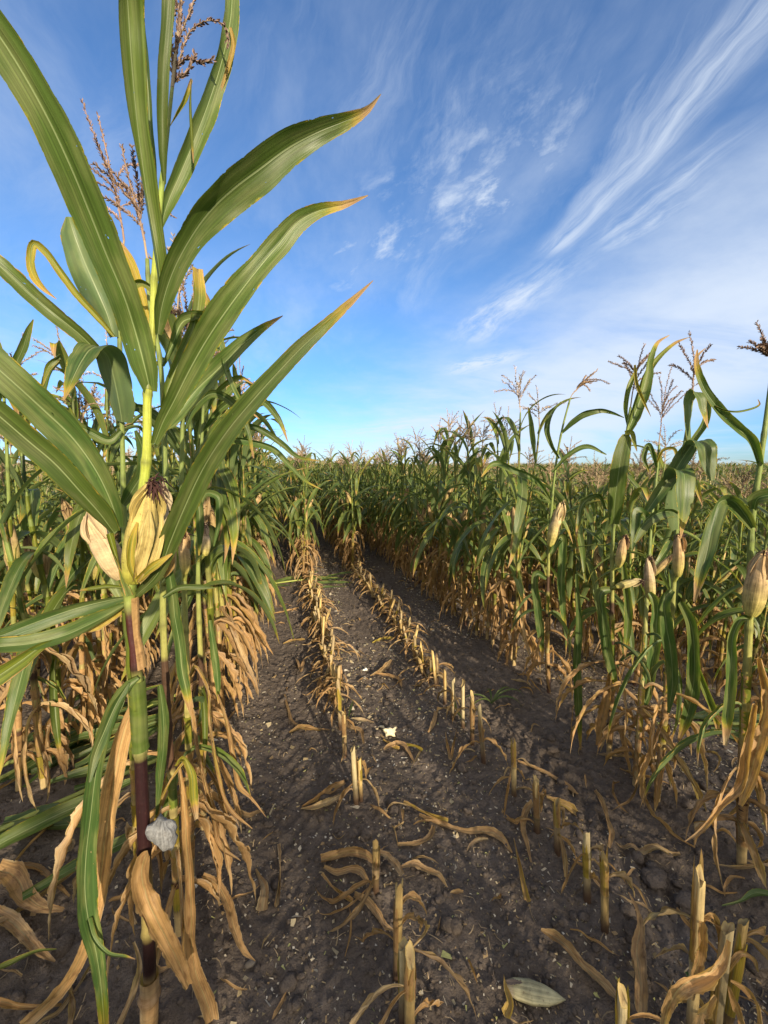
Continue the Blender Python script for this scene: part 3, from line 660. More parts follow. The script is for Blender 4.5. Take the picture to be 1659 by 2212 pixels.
def hero():
    D0 = float((gnd(322, 2228)-CAMP).dot(cFh)); foot = gnd(322, 2228); foot[2] = float(terrain(foot[0], foot[1]))
    p = Plant('maize_plant', foot, 'tallest maize plant, nearest on the left, with a bulging husked cob and silvery lump', 'maize plant', MG, 11)
    rng = p.rng
    px = [(322, 2228), (323, 2100), (311, 1813), (303, 1618), (293, 1440), (280, 1290), (300, 1120), (316, 995), (319, 850), (329, 723), (333, 605), (343, 480), (350, 395), (360, 300), (372, 190)]
    Dh = [D0, D0, D0-.01, D0-.02, D0-.03, D0-.03, D0-.03, D0-.02, D0-.01, D0, D0, D0, D0+.01, D0+.02, D0+.02]
    P = np.array([at(x, y, d) for (x, y), d in zip(px, Dh)])
    n = 220; Q = spline(P, n); L = np.r_[0, np.cumsum(np.linalg.norm(np.diff(Q, axis=0), axis=1))]; v = L/L[-1]
    def vat(i): return float(np.interp(i, np.linspace(0, 1, n), v))
    # fraction along the stalk of a given pixel row
    pyq = np.array([FH/2-FOC*((q-CAMP).dot(cU))/((q-CAMP).dot(cF)) for q in Q])
    fr = lambda y: float(np.interp(-y, -pyq, v))
    r = np.interp(v, [0, .3, .6, 1], [.0165, .0155, .0115, .0035])
    nodes = [fr(y) for y in (2150, 2012, 1835, 1622, 1440, 1275, 1000, 850, 720, 605, 480, 395)]
    for k in nodes: r = r*(1+.25*np.exp(-((v-k)/.004)**2))
    ycol = [(2300, (.30, .22, .11)), (2120, (.24, .18, .09)), (2095, (.016, .005, .005)), (2025, (.016, .005, .005)), (2014, (.30, .24, .08)), (1830, (.020, .005, .006)), (1640, (.018, .005, .006)), (1628, (.22, .21, .07)), (1600, (.25, .27, .09)), (1460, (.17, .19, .05)), (1440, (.05, .012, .012)), (1330, (.045, .012, .012)), (1300, (.22, .26, .07)), (1280, (.20, .26, .05)), (1100, (.26, .33, .05)), (990, (.33, .37, .045)), (860, (.34, .38, .045)), (720, (.33, .36, .06)), (600, (.32, .37, .05)), (400, (.22, .30, .05)), (100, (.22, .24, .08))]
    yy = np.array([a for a, _ in ycol])[::-1]; cc = np.array([c for _, c in ycol])[::-1]
    col = np.stack([np.interp(pyq, yy, cc[:, i]) for i in range(3)], 1)
    for k in nodes: g = np.exp(-((v-k)/.0035)**2)[:, None]; col = col*(1-.5*g)
    st = MB(); tube(st, Q, r, 18, STALK, col=col, tint=.3); p.part('stalk', st)
    def shth(y0, y1, dry, tint, sc=1.2):
        mb = MB(); m = (pyq <= y0) & (pyq >= y1); seg = Q[m]; rr = r[m]*np.linspace(sc, sc*1.08, m.sum())
        tube(mb, seg, rr, 20, LEAF, dry=np.full(m.sum(), dry), tint=tint, close=False, uvs=.46); return mb
    p.part('sheath', shth(1618, 1462, .24, .45, 1.32), 'green sheath round the middle of the stalk')
    def open_sheath(y0, y1, a0, span, dry, tint, sc=1.25):
        mb = MB(); m = (pyq <= y0) & (pyq >= y1); seg = Q[m][::4]; th = a0+np.linspace(0, span, 9); rr = r[m][::4]*sc
        rt = np.array([1., 0, 0]); bk = np.array([0, 1., 0]); G = seg[:, None]+(rt*np.cos(th)[None, :, None]+bk*np.sin(th)[None, :, None])*rr[:, None, None]*(1+.12*np.sin(np.linspace(0, 9, len(seg)))[:, None, None])
        mb.grid(G, LEAF, np.linspace(.1, .9, 9), np.linspace(0, .5, len(seg)), np.full(len(seg), dry), tint); return mb
    p.part('sheath', open_sheath(1450, 1285, -1.1, 3.4, .74, .2, 1.5), 'dry tan sheath peeling open'); p.part('sheath', open_sheath(1470, 1285, 1.9, 2.5, .30, .8, 1.3)); p.part('sheath', shth(2228, 2105, .92, .3, 1.4)); p.part('sheath', shth(845, 740, .30, 1, 1.12))
    D = D0
    T = p.leaf
    T([(325, 846), (312, 790), (292, 715), (268, 640), (230, 550), (192, 455), (150, 355), (92, 235), (20, 110), (-70, -20)], [D-.01, D-.06, D-.16, D-.26, D-.34], [36, 74, 84, 88, 96, 98, 100, 104, 108, 100], cup=.18, ruffle=.03, tint=.35, dry=.02, tip=.0)
    T([(346, 607), (341, 560), (326, 470), (309, 360), (294, 240), (284, 120), (276, 0), (270, -80)], [D, D-.05, D-.12, D-.18], [34, 60, 62, 60, 66, 72, 74, 70], cup=.45, ruffle=.05, tint=.6, dry=.03, tip=0, roll=[10, 25])
    T([(340, 560), (334, 420), (326, 300), (318, 180), (306, 60), (300, -60)], [D+.02, D+.03, D], [14, 24, 28, 34, 40, 40], cup=.3, tint=.2, dry=.05, tip=0, roll=[-30, -40])
    T([(355, 398), (352, 340), (350, 240), (352, 150), (360, 50), (367, -70)], [D+.01, D-.03, D-.06], [12, 32, 36, 36, 34, 34], cup=.35, tint=.5, dry=.04, tip=0)
    T([(347, 492), (362, 440), (392, 370), (425, 290), (455, 210), (482, 120), (498, 40), (504, -60)], [D+.01, D+.06, D+.10], [16, 44, 56, 58, 58, 54, 40, 34], cup=.3, ruffle=.06, tint=.45, dry=.06, tip=.1, roll=[0, 20])
    T([(498, 60), (504, 95), (494, 140), (470, 215)], [D+.08, D+.08], [8, 14, 12, 3], dry=.62, tip=.2, label='yellowing edge curled back')
    T([(367, 272), (382, 245), (400, 215), (414, 172)], [D+.02, D+.0], [6, 18, 20, 8], dry=.46, tint=.8, cup=.6, tip=.3)
    T([(414, 172), (411, 230), (414, 290), (418, 352)], [D+.0, D-.02], [8, 17, 15, 2], dry=.32, tint=.8, cup=.6, tip=.4)
    T([(341, 722), (350, 660), (372, 590), (408, 520), (455, 455), (505, 408), (560, 366), (625, 318), (690, 284), (745, 262), (790, 240), (823, 203)], [D, D-.03, D-.05, D-.03, D+.02], [22, 56, 66, 72, 92, 104, 100, 80, 62, 42, 20, 2], cup=.28, ruffle=.05, tint=.42, dry=.03, tip=.68, roll=[-5, 20, 10])
    T([(334, 958), (352, 912), (375, 868), (410, 798), (452, 725), (500, 655), (548, 592), (600, 530), (645, 478), (690, 455), (740, 443), (795, 422)], [D-.02, D-.05, D-.08, D-.05, D], [24, 46, 58, 72, 84, 82, 72, 62, 52, 36, 20, 2], cup=.25, ruffle=.05, tint=.40, dry=.04, tip=.6, roll=[5, -10, 15])
    T([(290, 1290), (340, 1240), (368, 1170), (395, 1105), (440, 1010), (492, 930), (552, 858), (600, 805), (650, 752), (700, 706), (750, 660), (806, 606)], [D-.02, D-.10, D-.16, D-.16, D-.14], [20, 40, 62, 68, 66, 62, 56, 48, 42, 32, 22, 2], cup=.22, ruffle=.03, tint=.40, dry=.05, tip=.5, roll=[0, -12, 5])
    T([(257, 1138), (240, 1085), (206, 1014), (156, 945), (97, 888), (39, 835), (-40, 765)], [D-.04, D-.12, D-.22], [34, 74, 88, 92, 94, 92, 90], cup=.25, ruffle=.04, tint=.15, dry=.0, tip=.0, roll=[-20, -10])
    T([(246, 1150), (215, 1108), (172, 1060), (117, 1000), (58, 950), (0, 900), (-60, 850)], [D-.05, D-.15, D-.24], [30, 62, 68, 72, 74, 72, 68], cup=.3, ruffle=.05, tint=.5, dry=.10, tip=.0, roll=[15, 5])
    T([(280, 1285), (262, 1235), (247, 1190), (236, 1152)], [D-.04, D-.06], [26, 38, 40, 32], cup=.9, ruffle=.02, dry=.36, tint=.9, tip=0, kr=3, label='yellow-green clasping leaf base below the cob')
    T([(272, 1290), (230, 1298), (180, 1310), (117, 1330), (58, 1352), (0, 1374), (-50, 1390)], [D-.03, D-.12, D-.2], [16, 36, 44, 46, 46, 44, 40], tint=.1, cup=.3, dry=.02, tip=0, roll=[-35, -20])
    T([(272, 1305), (233, 1328), (190, 1350), (140, 1372), (78, 1388), (0, 1396), (-50, 1398)], [D-.03, D-.14, D-.22], [14, 36, 50, 54, 52, 46, 40], tint=.2, cup=.3, dry=.04, tip=0, roll=[20, 10])
    T([(270, 1316), (240, 1332), (205, 1352), (175, 1366)], [D-.02, D-.1], [16, 32, 34, 6], dry=.60, tint=.6, ruffle=.2, tip=.1, label='orange withered leaf piece')
    T([(268, 1270), (230, 1268), (200, 1272), (172, 1276)], [D-.03, D-.07], [20, 24, 18, 3], dry=.34, tint=.9, cup=.5, tip=.3)
    T([(352, 1290), (385, 1270), (430, 1268), (466, 1270)], [D+.0, D+.05], [12, 20, 18, 2], dry=.1, tint=.2, cup=.3, tip=.2)
    T([(120, 1383), (90, 1396), (50, 1424), (0, 1458), (-50, 1490)], [D-.15, D-.22], [8, 30, 50, 56, 50], dry=.34, tint=.6, tip=0, label='green leaf turning yellow')
    # long blue-green leaf hanging down in front
    T([(300, 1466), (276, 1486), (256, 1514), (236, 1560), (214, 1630), (204, 1690), (196, 1760), (186, 1850), (184, 1930), (192, 1992), (206, 2050), (216, 2110), (222, 2170), (228, 2240)], [D-.05, D-.13, D-.17, D-.16], [20, 44, 50, 52, 50, 52, 56, 56, 58, 54, 44, 34, 30, 22], tint=.0, dry=-.02, tip=.42, cup=.35, ruffle=.05, roll=[15, -5, 10], label='long blue-green leaf hanging to the ground')
    T([(278, 1475), (252, 1520), (228, 1575), (204, 1635), (193, 1690)], [D-.07, D-.16], [6, 30, 34, 28, 8], tint=.05, dry=0, tip=0, cup=.2, roll=[-35, -30])
    T([(190, 1985), (205, 2030), (235, 2060), (272, 2066), (292, 2072)], [D-.17, D-.2], [26, 18, 11, 7, 1], tint=.1, dry=.15, tip=.5, cup=.4)
    T([(288, 1520), (268, 1580), (250, 1660), (236, 1740), (222, 1850), (210, 1950), (190, 2030), (160, 2095), (110, 2160), (50, 2215)], [D+.01, D-.03, D-.05, D-.02], [18, 44, 50, 52, 54, 40, 26, 30, 30, 26], dry=.74, tint=.5, tip=.1, cup=.3, ruffle=.09, kr=12, roll=[10, -10], label='pinkish brown dry leaf hanging beside the green one')
    T([(318, 1838), (306, 1880), (316, 1935), (338, 1985), (362, 2032), (386, 2080), (408, 2130)], [D-.03, D-.05, D-.05], [46, 58, 60, 54, 46, 36, 20], dry=.72, tint=.9, tip=.1, cup=.35, ruffle=.28, kr=18, ragged=.25, label='crumpled tan leaf at the foot')
    T([(345, 1480), (352, 1540), (354, 1600), (346, 1680), (338, 1760)], [D+.03, D+.05], [20, 34, 32, 22, 6], dry=.02, tint=.1, tip=.2, cup=.3)
    T([(358, 1200), (370, 1262), (378, 1334), (388, 1392), (394, 1452), (405, 1502), (412, 1545)], [D+.02, D+.06, D+.05], [24, 32, 34, 32, 30, 24, 3], dry=.0, tint=.1, tip=.65, cup=.3, ruffle=.06, roll=[10, -10])
    T([(352, 1245), (368, 1222), (376, 1205)], [D-.01, D+.0], [14, 20, 6], dry=.66, tint=.5, ruffle=.2, tip=.2)
    # main cob, the pale second cob behind it, loose husk leaves
    b = at(284, 1258, D-.055); t = at(333, 1048, D-.05); em = MB(); ax = t-b
    ear_mb(em, b, nrm(ax), float(np.linalg.norm(ax)), pxw(b, 29), rng, 0, (.47, .37, .12), (.34, .34, .05), .2)
    for (q, w_, dr, tt) in (([(296, 1262), (282, 1215), (285, 1170), (296, 1128)], [10, 26, 24, 4], .47, .8), ([(300, 1258), (330, 1215), (345, 1165), (350, 1110)], [16, 26, 22, 6], .74, .1), ([(292, 1255), (306, 1200), (316, 1150), (322, 1100)], [22, 44, 40, 6], .72, .05), ([(300, 1252), (336, 1220), (372, 1196)], [22, 26, 4], .5, .7)):
        img_ribbon(em, q, [D-.085, D-.100, D-.088], [a*.85 for a in w_], rng, dry=dr, tint=tt, cup=.7, ruffle=.16, kr=14, tip=.1, mat=LEAF if dr < .6 else HUSK, col=(.50, .40, .15) if tt < .5 else (.46, .34, .14))
    eo = p.part('ear', em, 'swollen cob in yellow-green and papery tan husk')
    sm_ = MB(); silk_mb(sm_, at(332, 1046, D-.065), np.array([.1, -.3, -.3]), rng, 22, .021); silk_mb(sm_, at(338, 1036, D-.055), np.array([.5, -.1, .1]), rng, 12, .024); local(p.o.location, sm_); s_ = sm_.obj('silk', eo); s_['label'] = 'dark dried silk'
    b = at(262, 1250, D+.0); t = at(192, 1112, D-.01); em = MB(); ear_mb(em, b, nrm(t-b), float(np.linalg.norm(t-b)), pxw(b, 23), rng, 0, (.58, .44, .26), (.55, .42, .23), .2); p.part('ear', em, 'pale papery second cob leaning left')
    b = at(345, 1190, D+.02); t = at(350, 1050, D+.02); em = MB(); ear_mb(em, b, nrm(t-b), float(np.linalg.norm(t-b)), pxw(b, 17), rng, 0, (.52, .42, .27), (.38, .36, .08), .3); p.part('ear', em)
    # smut gall: silvery wrinkled lump
    V, F = ICO[3]; Vg = V.copy(); nn = fbm(Vg[:, 0]*2.5+4, Vg[:, 2]*2.5+Vg[:, 1], 4, 8); Vg = Vg*(1+.7*(nn[:, None]-.5)+.45*(vnoise(Vg[:, 0]*7+3, Vg[:, 2]*5+Vg[:, 1]*6, 3)[:, None]-.5))*np.array([.029, .024, .045]); Vg[:, 0] += .012*np.clip(-Vg[:, 2]/.04, -1, 1)
    gl = bpy.data.objects.new('smut_gall', None); gp = at(352, 1800, D-.03)
    me_o = tri_mesh_obj('smut_gall', Vg, F[:, :3], MATS[GALL], p.o); me_o.location = Vector(gp)-p.o.location; me_o['label'] = 'silvery grey papery smut lump'
    a = me_o.data.attributes.new('col', 'FLOAT_COLOR', 'POINT'); a.data.foreach_set('color', np.tile([.17, .175, .18, 1], len(Vg)).astype(np.float32))
    ul = me_o.data.uv_layers.new(name='UVMap'); li = F[:, :3].ravel(); uv = np.stack([np.arctan2(Vg[li, 1], Vg[li, 0])*.3, Vg[li, 2]*9], 1); ul.data.foreach_set('uv', uv.astype(np.float32).ravel())
    # tassel above
    tm = MB(); base = at(371, 195, D+.02)
    sq = [at(372, 190, D+.02), at(380, 110, D+.03), at(388, 40, D+.03), at(396, -60, D+.03)]
    tube(tm, spline(np.array(sq), 20), np.linspace(.004, .002, 20), 6, TASSEL, col=(.30, .24, .15), close=False)
    def tb(pts, n, big=1.0):
        Qs = spline(np.array([at(x, y, D+.03) for x, y in pts]), n); tube(tm, Qs, np.linspace(.0016, .0009, n), 4, TASSEL, col=(.25, .19, .12), close=False); tq = nrm(np.gradient(Qs, axis=0))
        for i in range(1, n):
            for s2 in range(3 if big > 1 else 2):
                o = nrm(rng.normal(0, 1, 3)); o = nrm(o-tq[i]*o.dot(tq[i])); dn = nrm(tq[i]+o*.6); ln = rng.uniform(.008, .013); a = Qs[i]; bb = a+dn*ln; c = (a+bb)/2; q = nrm(np.cross(dn, o))*.0025; q2 = o*.0025
                tm.raw([a, c+q, bb, c-q, c+q2, c-q2], [[0, 1, 2, 3], [0, 4, 2, 5]], TASSEL, col=np.array([.23, .16, .13])*rng.uniform(.6, 1.5))
    tb([(374, 165), (380, 110), (388, 40), (398, -60)], 60, 2); tb([(374, 170), (390, 120), (415, 62), (450, 45), (485, 55), (492, 95)], 46); tb([(376, 150), (400, 128), (440, 135), (458, 130)], 30)
    tb([(373, 180), (372, 120), (370, 60), (380, 10)], 34); tb([(374, 176), (392, 165), (408, 150), (420, 118)], 26); tb([(376, 120), (385, 60), (380, 0), (350, -20)], 30); tb([(380, 100), (404, 40), (428, -20)], 30); tb([(372, 185), (382, 170), (392, 160)], 12)
    p.part('tassel', tm)
    return D0
D0 = hero()

# ------------------------------------------------------------------ the plants close to the hero and along the right-hand edge of the lane
def custom(label, stalk_px, D, r, leaves, seed, ears=(), tassel=None, H=2.3, darkfoot=True, lower=7, group=MG, toptint=.3, lowz=.85):
    """stalk through measured points at distance D down to the ground, measured upper leaves, withered lower ones grown from the nodes"""
    x0, y0 = stalk_px[0]; Dl = D if np.ndim(D) else [D]*len(stalk_px)
    P = np.array([at(x, y, d) for (x, y), d in zip(stalk_px, Dl)]); foot = P[0].copy(); foot[2] = float(terrain(foot[0], foot[1])); P[0] = foot
    p = Plant('maize_plant', foot, label, 'maize plant', group, seed); rng = p.rng
    n = 110; Q = spline(P, n); L = np.r_[0, np.cumsum(np.linalg.norm(np.diff(Q, axis=0), axis=1))]; v = L/L[-1]; Ht = L[-1]
    nodes = np.cumsum(np.linspace(.6, 1.25, 13)); nodes = nodes/nodes[-1]*.98
    rr = r*(1.08-.66*v**1.15)
    for k in nodes: rr = rr*(1+.22*np.exp(-((v-k)/.006)**2))
    c = stalk_cols(v*Ht, nodes*Ht, H, rng, .3)
    for k in nodes: g = np.exp(-((v-k)/.005)**2)[:, None]; c = c*(1-.45*g)
    st = MB(); tube(st, Q, rr, 14, STALK, col=c, tint=rng.random()); p.part('stalk', st)
    az0 = rng.uniform(0, 6.28)
    for i in range(1, 12):
        f = nodes[i-1]; g = nodes[i]-nodes[i-1]; fb = f+g*.85; z = fb*Ht
        if z > lowz: break
        k = int(fb*n); lm = MB(); tint = rng.random(); sheath(lm, Q, f, fb, r*(1.08-.66*fb), rng, 0, rng.uniform(.5, .85) if z < .6 else rng.uniform(.3, .5), tint)
        az = az0+pi*i+rng.normal(0, .5); pp = Q[k]+np.array([cos(az), sin(az), 0])*r*.8
        for q in range(3 if z < .6 else 1):
            gr_ = z > .55; dv = rng.uniform(.66, .9) if not gr_ else rng.uniform(.0, .3)
            S, N = blade_path(pp, az+q*1.7, min(z*1.05+.04, rng.uniform(.30, .62)), radians(rng.uniform(20, 70)), radians(rng.uniform(170, 179)), rng.uniform(.2, .4), side=rng.normal(0, .3)); S[:, 2] = np.maximum(S[:, 2], terrain(S[:, 0], S[:, 1])+.012)
            ribbon(lm, S, rng.uniform(.032, .058), N, rng, 0, rng.uniform(.8, 1.7), rng.uniform(.25, .5) if not gr_ else .1, dv, .2 if not gr_ else .8, tint, kr=16, ragged=.25 if not gr_ else 0)
        p.part('leaf', lm, 'withered brown leaf' if z < .5 else None)
    for lf in leaves:
        lf = dict(lf); pts = lf.pop('p'); DD = lf.pop('D'); w = lf.pop('w'); p.leaf(pts, DD, w, **lf)
    for e in ears:
        b = at(*e['b'], e['D']); t = at(*e['t'], e['D']); em = MB()
        ear_mb(em, b, nrm(t-b), float(np.linalg.norm(t-b)), pxw(b, e['r']), rng, 0, e.get('c', (.50, .34, .17)), (.42, .38, .09), .35)
        k = int(np.argmin(np.linalg.norm(Q-b, axis=1))); tube(em, [Q[k]-[0, 0, .03], b+nrm(t-b)*.01], .009, 8, HUSK, col=(.34, .36, .08), close=False)
        silk_mb(em, t-nrm(t-b)*.008, nrm(t-b), rng, 26, .022); p.part('ear', em)
    if tassel:
        tm = MB(); dd = np.array(at(*tassel['t'], tassel['D']))-np.array(at(*tassel['b'], tassel['D'])); tube(tm, [Q[-1], at(*tassel['b'], tassel['D'])], .003, 6, TASSEL, col=(.32, .24, .15), close=False)
        tassel_mb(tm, at(*tassel['b'], tassel['D']), nrm(dd), float(np.linalg.norm(dd)), rng, 0, tassel.get('n', 7), tassel.get('c', (.26, .18, .13))); p.part('tassel', tm)
    return p
def L_(p, D, w, **k): return dict(p=p, D=D, w=w, **k)

custom('maize plant behind the tallest one, with a long tan leaf trailing to the ground', [(385, 1990), (372, 1700), (362, 1540), (352, 1295), (358, 1090), (354, 930), (346, 780), (322, 640), (318, 560)], D0+.22, .0125, [
    L_([(383, 1640), (398, 1737), (402, 1815), (409, 1892), (413, 1970), (414, 2048), (424, 2106), (446, 2165), (460, 2222)], [D0+.1, D0+.05, D0+.02], [16, 38, 36, 34, 36, 34, 38, 40, 30], dry=.72, tint=.2, ruffle=.12, kr=14, tip=.1, cup=.5, label='long tan leaf trailing to the ground'),
    L_([(400, 1640), (372, 1680), (352, 1720), (338, 1770), (332, 1800)], [D0+.08, D0+.05], [10, 22, 24, 18, 4], dry=.55, tint=.1, cup=.8, tip=.2),
    L_([(380, 1655), (400, 1640), (412, 1665), (418, 1720), (424, 1770)], [D0+.08, D0+.04], [12, 22, 28, 30, 10], dry=.46, tint=.4, cup=.4, tip=.4),
    L_([(345, 932), (362, 917), (390, 885), (420, 847), (475, 793), (525, 742), (576, 703), (611, 682)], [D0+.12, D0+.18, D0+.2], [20, 48, 56, 58, 52, 38, 18, 2], tint=.25, dry=.05, tip=.55, cup=.25, ruffle=.05, roll=[0, -15]),
    L_([(350, 900), (366, 830), (392, 770), (420, 700), (430, 640), (426, 580)], [D0+.15, D0+.25], [16, 34, 38, 30, 36, 30], tint=.4, dry=.3, tip=.3, cup=.3, label='leaf with yellow and orange tip'),
    L_([(350, 790), (372, 745), (402, 690), (440, 690), (470, 735), (490, 810), (520, 870), (560, 905)], [D0+.2, D0+.22, D0+.1], [14, 34, 40, 34, 28, 22, 14, 3], tint=.1, dry=.08, tip=.5, cup=.4, roll=[20, -40, -10]),
    L_([(352, 700), (340, 640), (306, 610), (270, 640), (250, 690)], [D0+.2, D0+.15], [10, 24, 26, 20, 4], tint=.5, dry=.35, tip=.4, cup=.4),
    L_([(345, 760), (330, 720), (305, 640), (280, 560), (240, 500)], [D0+.22, D0+.3], [12, 26, 28, 22, 3], tint=.2, dry=.55, tip=.3, cup=.4),
    ], 31, ears=[dict(b=(366, 1255), t=(372, 1120), r=11.5, D=D0+.18)], tassel=dict(b=(312, 520), t=(282, 330), D=D0+.25, n=8), H=2.7, lowz=.75)
custom('maize plant beside the tallest one, a broad dark leaf folded over like a flap', [(300, 1900), (283, 1500), (272, 1240), (268, 1110), (263, 905), (257, 720), (250, 640), (262, 560)], D0+.42, .0125, [
    L_([(264, 912), (258, 870), (246, 810), (232, 765), (214, 748), (196, 752), (178, 775), (158, 815), (138, 865)], [D0+.40, D0+.36, D0+.30, D0+.22, D0+.14], [50, 88, 90, 86, 84, 84, 76, 48, 4], tint=.05, dry=.0, tip=.5, cup=.08, ruffle=.02, fold=True, label='broad dark green leaf folded over'),
    L_([(246, 728), (232, 680), (215, 640), (180, 560), (158, 500), (148, 468)], [D0+.4, D0+.35], [16, 36, 42, 38, 28, 6], tint=.0, dry=.0, tip=.3, cup=.4, roll=[170, 175]),
    L_([(248, 728), (215, 690), (170, 640), (130, 585), (100, 545), (76, 526), (66, 560), (76, 600), (96, 625), (122, 646)], [D0+.4, D0+.32, D0+.28], [14, 30, 30, 28, 26, 24, 24, 26, 16, 2], tint=.5, dry=.46, tip=.2, cup=.4, ruffle=.06, label='orange-edged leaf bent over at its end'),
    L_([(250, 800), (215, 765), (175, 725), (120, 680), (60, 630), (0, 575), (-50, 530)], [D0+.4, D0+.28, D0+.2], [16, 40, 48, 52, 52, 50, 44], tint=.55, dry=.22, tip=.0, cup=.3, roll=[0, 20], ruffle=.04),
    L_([(262, 930), (235, 950), (200, 935), (165, 915), (150, 880)], [D0+.4, D0+.3], [12, 30, 34, 26, 4], tint=.2, dry=.05, tip=.3, cup=.3),
    L_([(266, 1090), (285, 1060), (310, 1010), (305, 960), (292, 930)], [D0+.38, D0+.3], [20, 40, 38, 26, 6], tint=.1, dry=.0, tip=.2, cup=.2),
    L_([(250, 700), (232, 650), (210, 610), (190, 585), (172, 560)], [D0+.42, D0+.4], [8, 18, 20, 14, 2], tint=.8, dry=.6, tip=.2, cup=.5),
    ], 32, tassel=dict(b=(268, 520), t=(240, 255), D=D0+.45, n=7, c=(.30, .20, .15)), H=2.6, lowz=.8)

custom('left-row maize plant with orange dry leaves wrapped round its foot, close behind the tallest', [(412, 1890), (408, 1640), (402, 1400), (396, 1200), (392, 1020), (396, 880), (404, 760)], D0+.40, .0125, [
    L_([(394, 1090), (410, 1060), (424, 1080), (432, 1140), (430, 1200)], [D0+.38], [14, 26, 30, 24, 4], tint=.1, dry=.0, tip=.4, cup=.4),
    L_([(394, 980), (372, 940), (340, 900), (300, 880), (262, 900)], [D0+.40, D0+.5], [12, 28, 32, 26, 4], tint=.2, dry=.0, tip=.4, cup=.4),
    L_([(396, 930), (420, 880), (462, 850), (500, 870), (530, 920), (548, 990)], [D0+.42, D0+.45], [12, 28, 32, 30, 22, 3], tint=.15, dry=.05, tip=.5, cup=.4, roll=[20, -20]),
    L_([(402, 800), (430, 750), (450, 700), (448, 650), (436, 620)], [D0+.42], [10, 24, 26, 20, 4], tint=.5, dry=.35, tip=.4, cup=.5),
    L_([(405, 1480), (430, 1440), (446, 1480), (452, 1560), (470, 1660), (500, 1750), (545, 1790)], [D0+.36, D0+.3], [14, 24, 26, 26, 24, 16, 2], dry=.62, tint=.3, cup=.8, ruffle=.2, tip=.2),
    L_([(408, 1500), (420, 1560), (436, 1660), (460, 1760), (478, 1830), (520, 1860)], [D0+.34, D0+.3], [16, 28, 28, 26, 18, 2], dry=.70, tint=.8, cup=.8, ruffle=.25, tip=.2),
    ], 48, ears=[dict(b=(400, 1240), t=(398, 1150), r=10.8, D=D0+.38)], tassel=dict(b=(406, 740), t=(412, 600), D=D0+.42, n=8), H=2.5, lowz=.85)

# right edge of the lane
def dist(px, py): return float((gnd(px, py)-CAMP).dot(cFh))
dA, dB, dC, dD_, dE = dist(1601, 1877), dist(1418, 1733), dist(1315, 1640), dist(1185, 1500), dist(1372, 1700)
custom('nearest right-hand maize plant, cut by the picture edge, with a fat tan cob', [(1601, 1877), (1606, 1620), (1614, 1440), (1620, 1303), (1624, 1134), (1642, 1001), (1655, 905), (1670, 790)], dA, .0150, [
    L_([(1642, 1002), (1620, 950), (1589, 921), (1550, 880), (1518, 832), (1504, 778), (1506, 755)], [dA, dA-.1, dA-.1], [26, 34, 34, 28, 22, 12, 3], tint=.2, dry=.12, tip=.5, cup=.4, roll=[0, 30]),
    L_([(1544, 876), (1560, 884), (1600, 888), (1640, 872), (1637, 862)], [dA-.1, dA-.12], [12, 10, 9, 6, 1], tint=.4, dry=.3, tip=.5, cup=.5),
    L_([(1626, 1140), (1608, 1110), (1580, 1082), (1556, 1085), (1540, 1130), (1528, 1190), (1512, 1250), (1500, 1300)], [dA-.02, dA-.1, dA-.15], [20, 42, 44, 40, 44, 42, 28, 4], tint=.15, dry=.05, tip=.6, cup=.3, roll=[0, -30, -10, 10]),
    L_([(1628, 1100), (1640, 1075), (1670, 1070), (1700, 1100)], [dA-.02, dA-.1], [20, 44, 48, 40], tint=.1, dry=.0, tip=.1, cup=.3),
    L_([(1618, 1335), (1600, 1340), (1586, 1365), (1580, 1420), (1576, 1480), (1570, 1560), (1566, 1610)], [dA-.02, dA-.08], [20, 30, 32, 34, 32, 28, 8], tint=.2, dry=.12, tip=.7, cup=.4, ruffle=.08),
    L_([(1640, 1420), (1655, 1500), (1640, 1600), (1618, 1680), (1600, 1740)], [dA-.03, dA-.05], [26, 44, 44, 36, 8], tint=.7, dry=.74, tip=.1, cup=.5, ruffle=.3, kr=16),
    L_([(1630, 1520), (1612, 1620), (1600, 1700), (1560, 1740), (1520, 1790), (1480, 1818)], [dA-.06, dA-.1], [26, 34, 30, 14, 11, 2], tint=.4, dry=.78, tip=.1, cup=.5, ruffle=.2),
    ], 41, ears=[dict(b=(1622, 1330), t=(1652, 1196), r=19.1, D=dA-.05, c=(.50, .35, .18))], tassel=dict(b=(1672, 800), t=(1640, 700), D=dA, n=8), H=2.4)
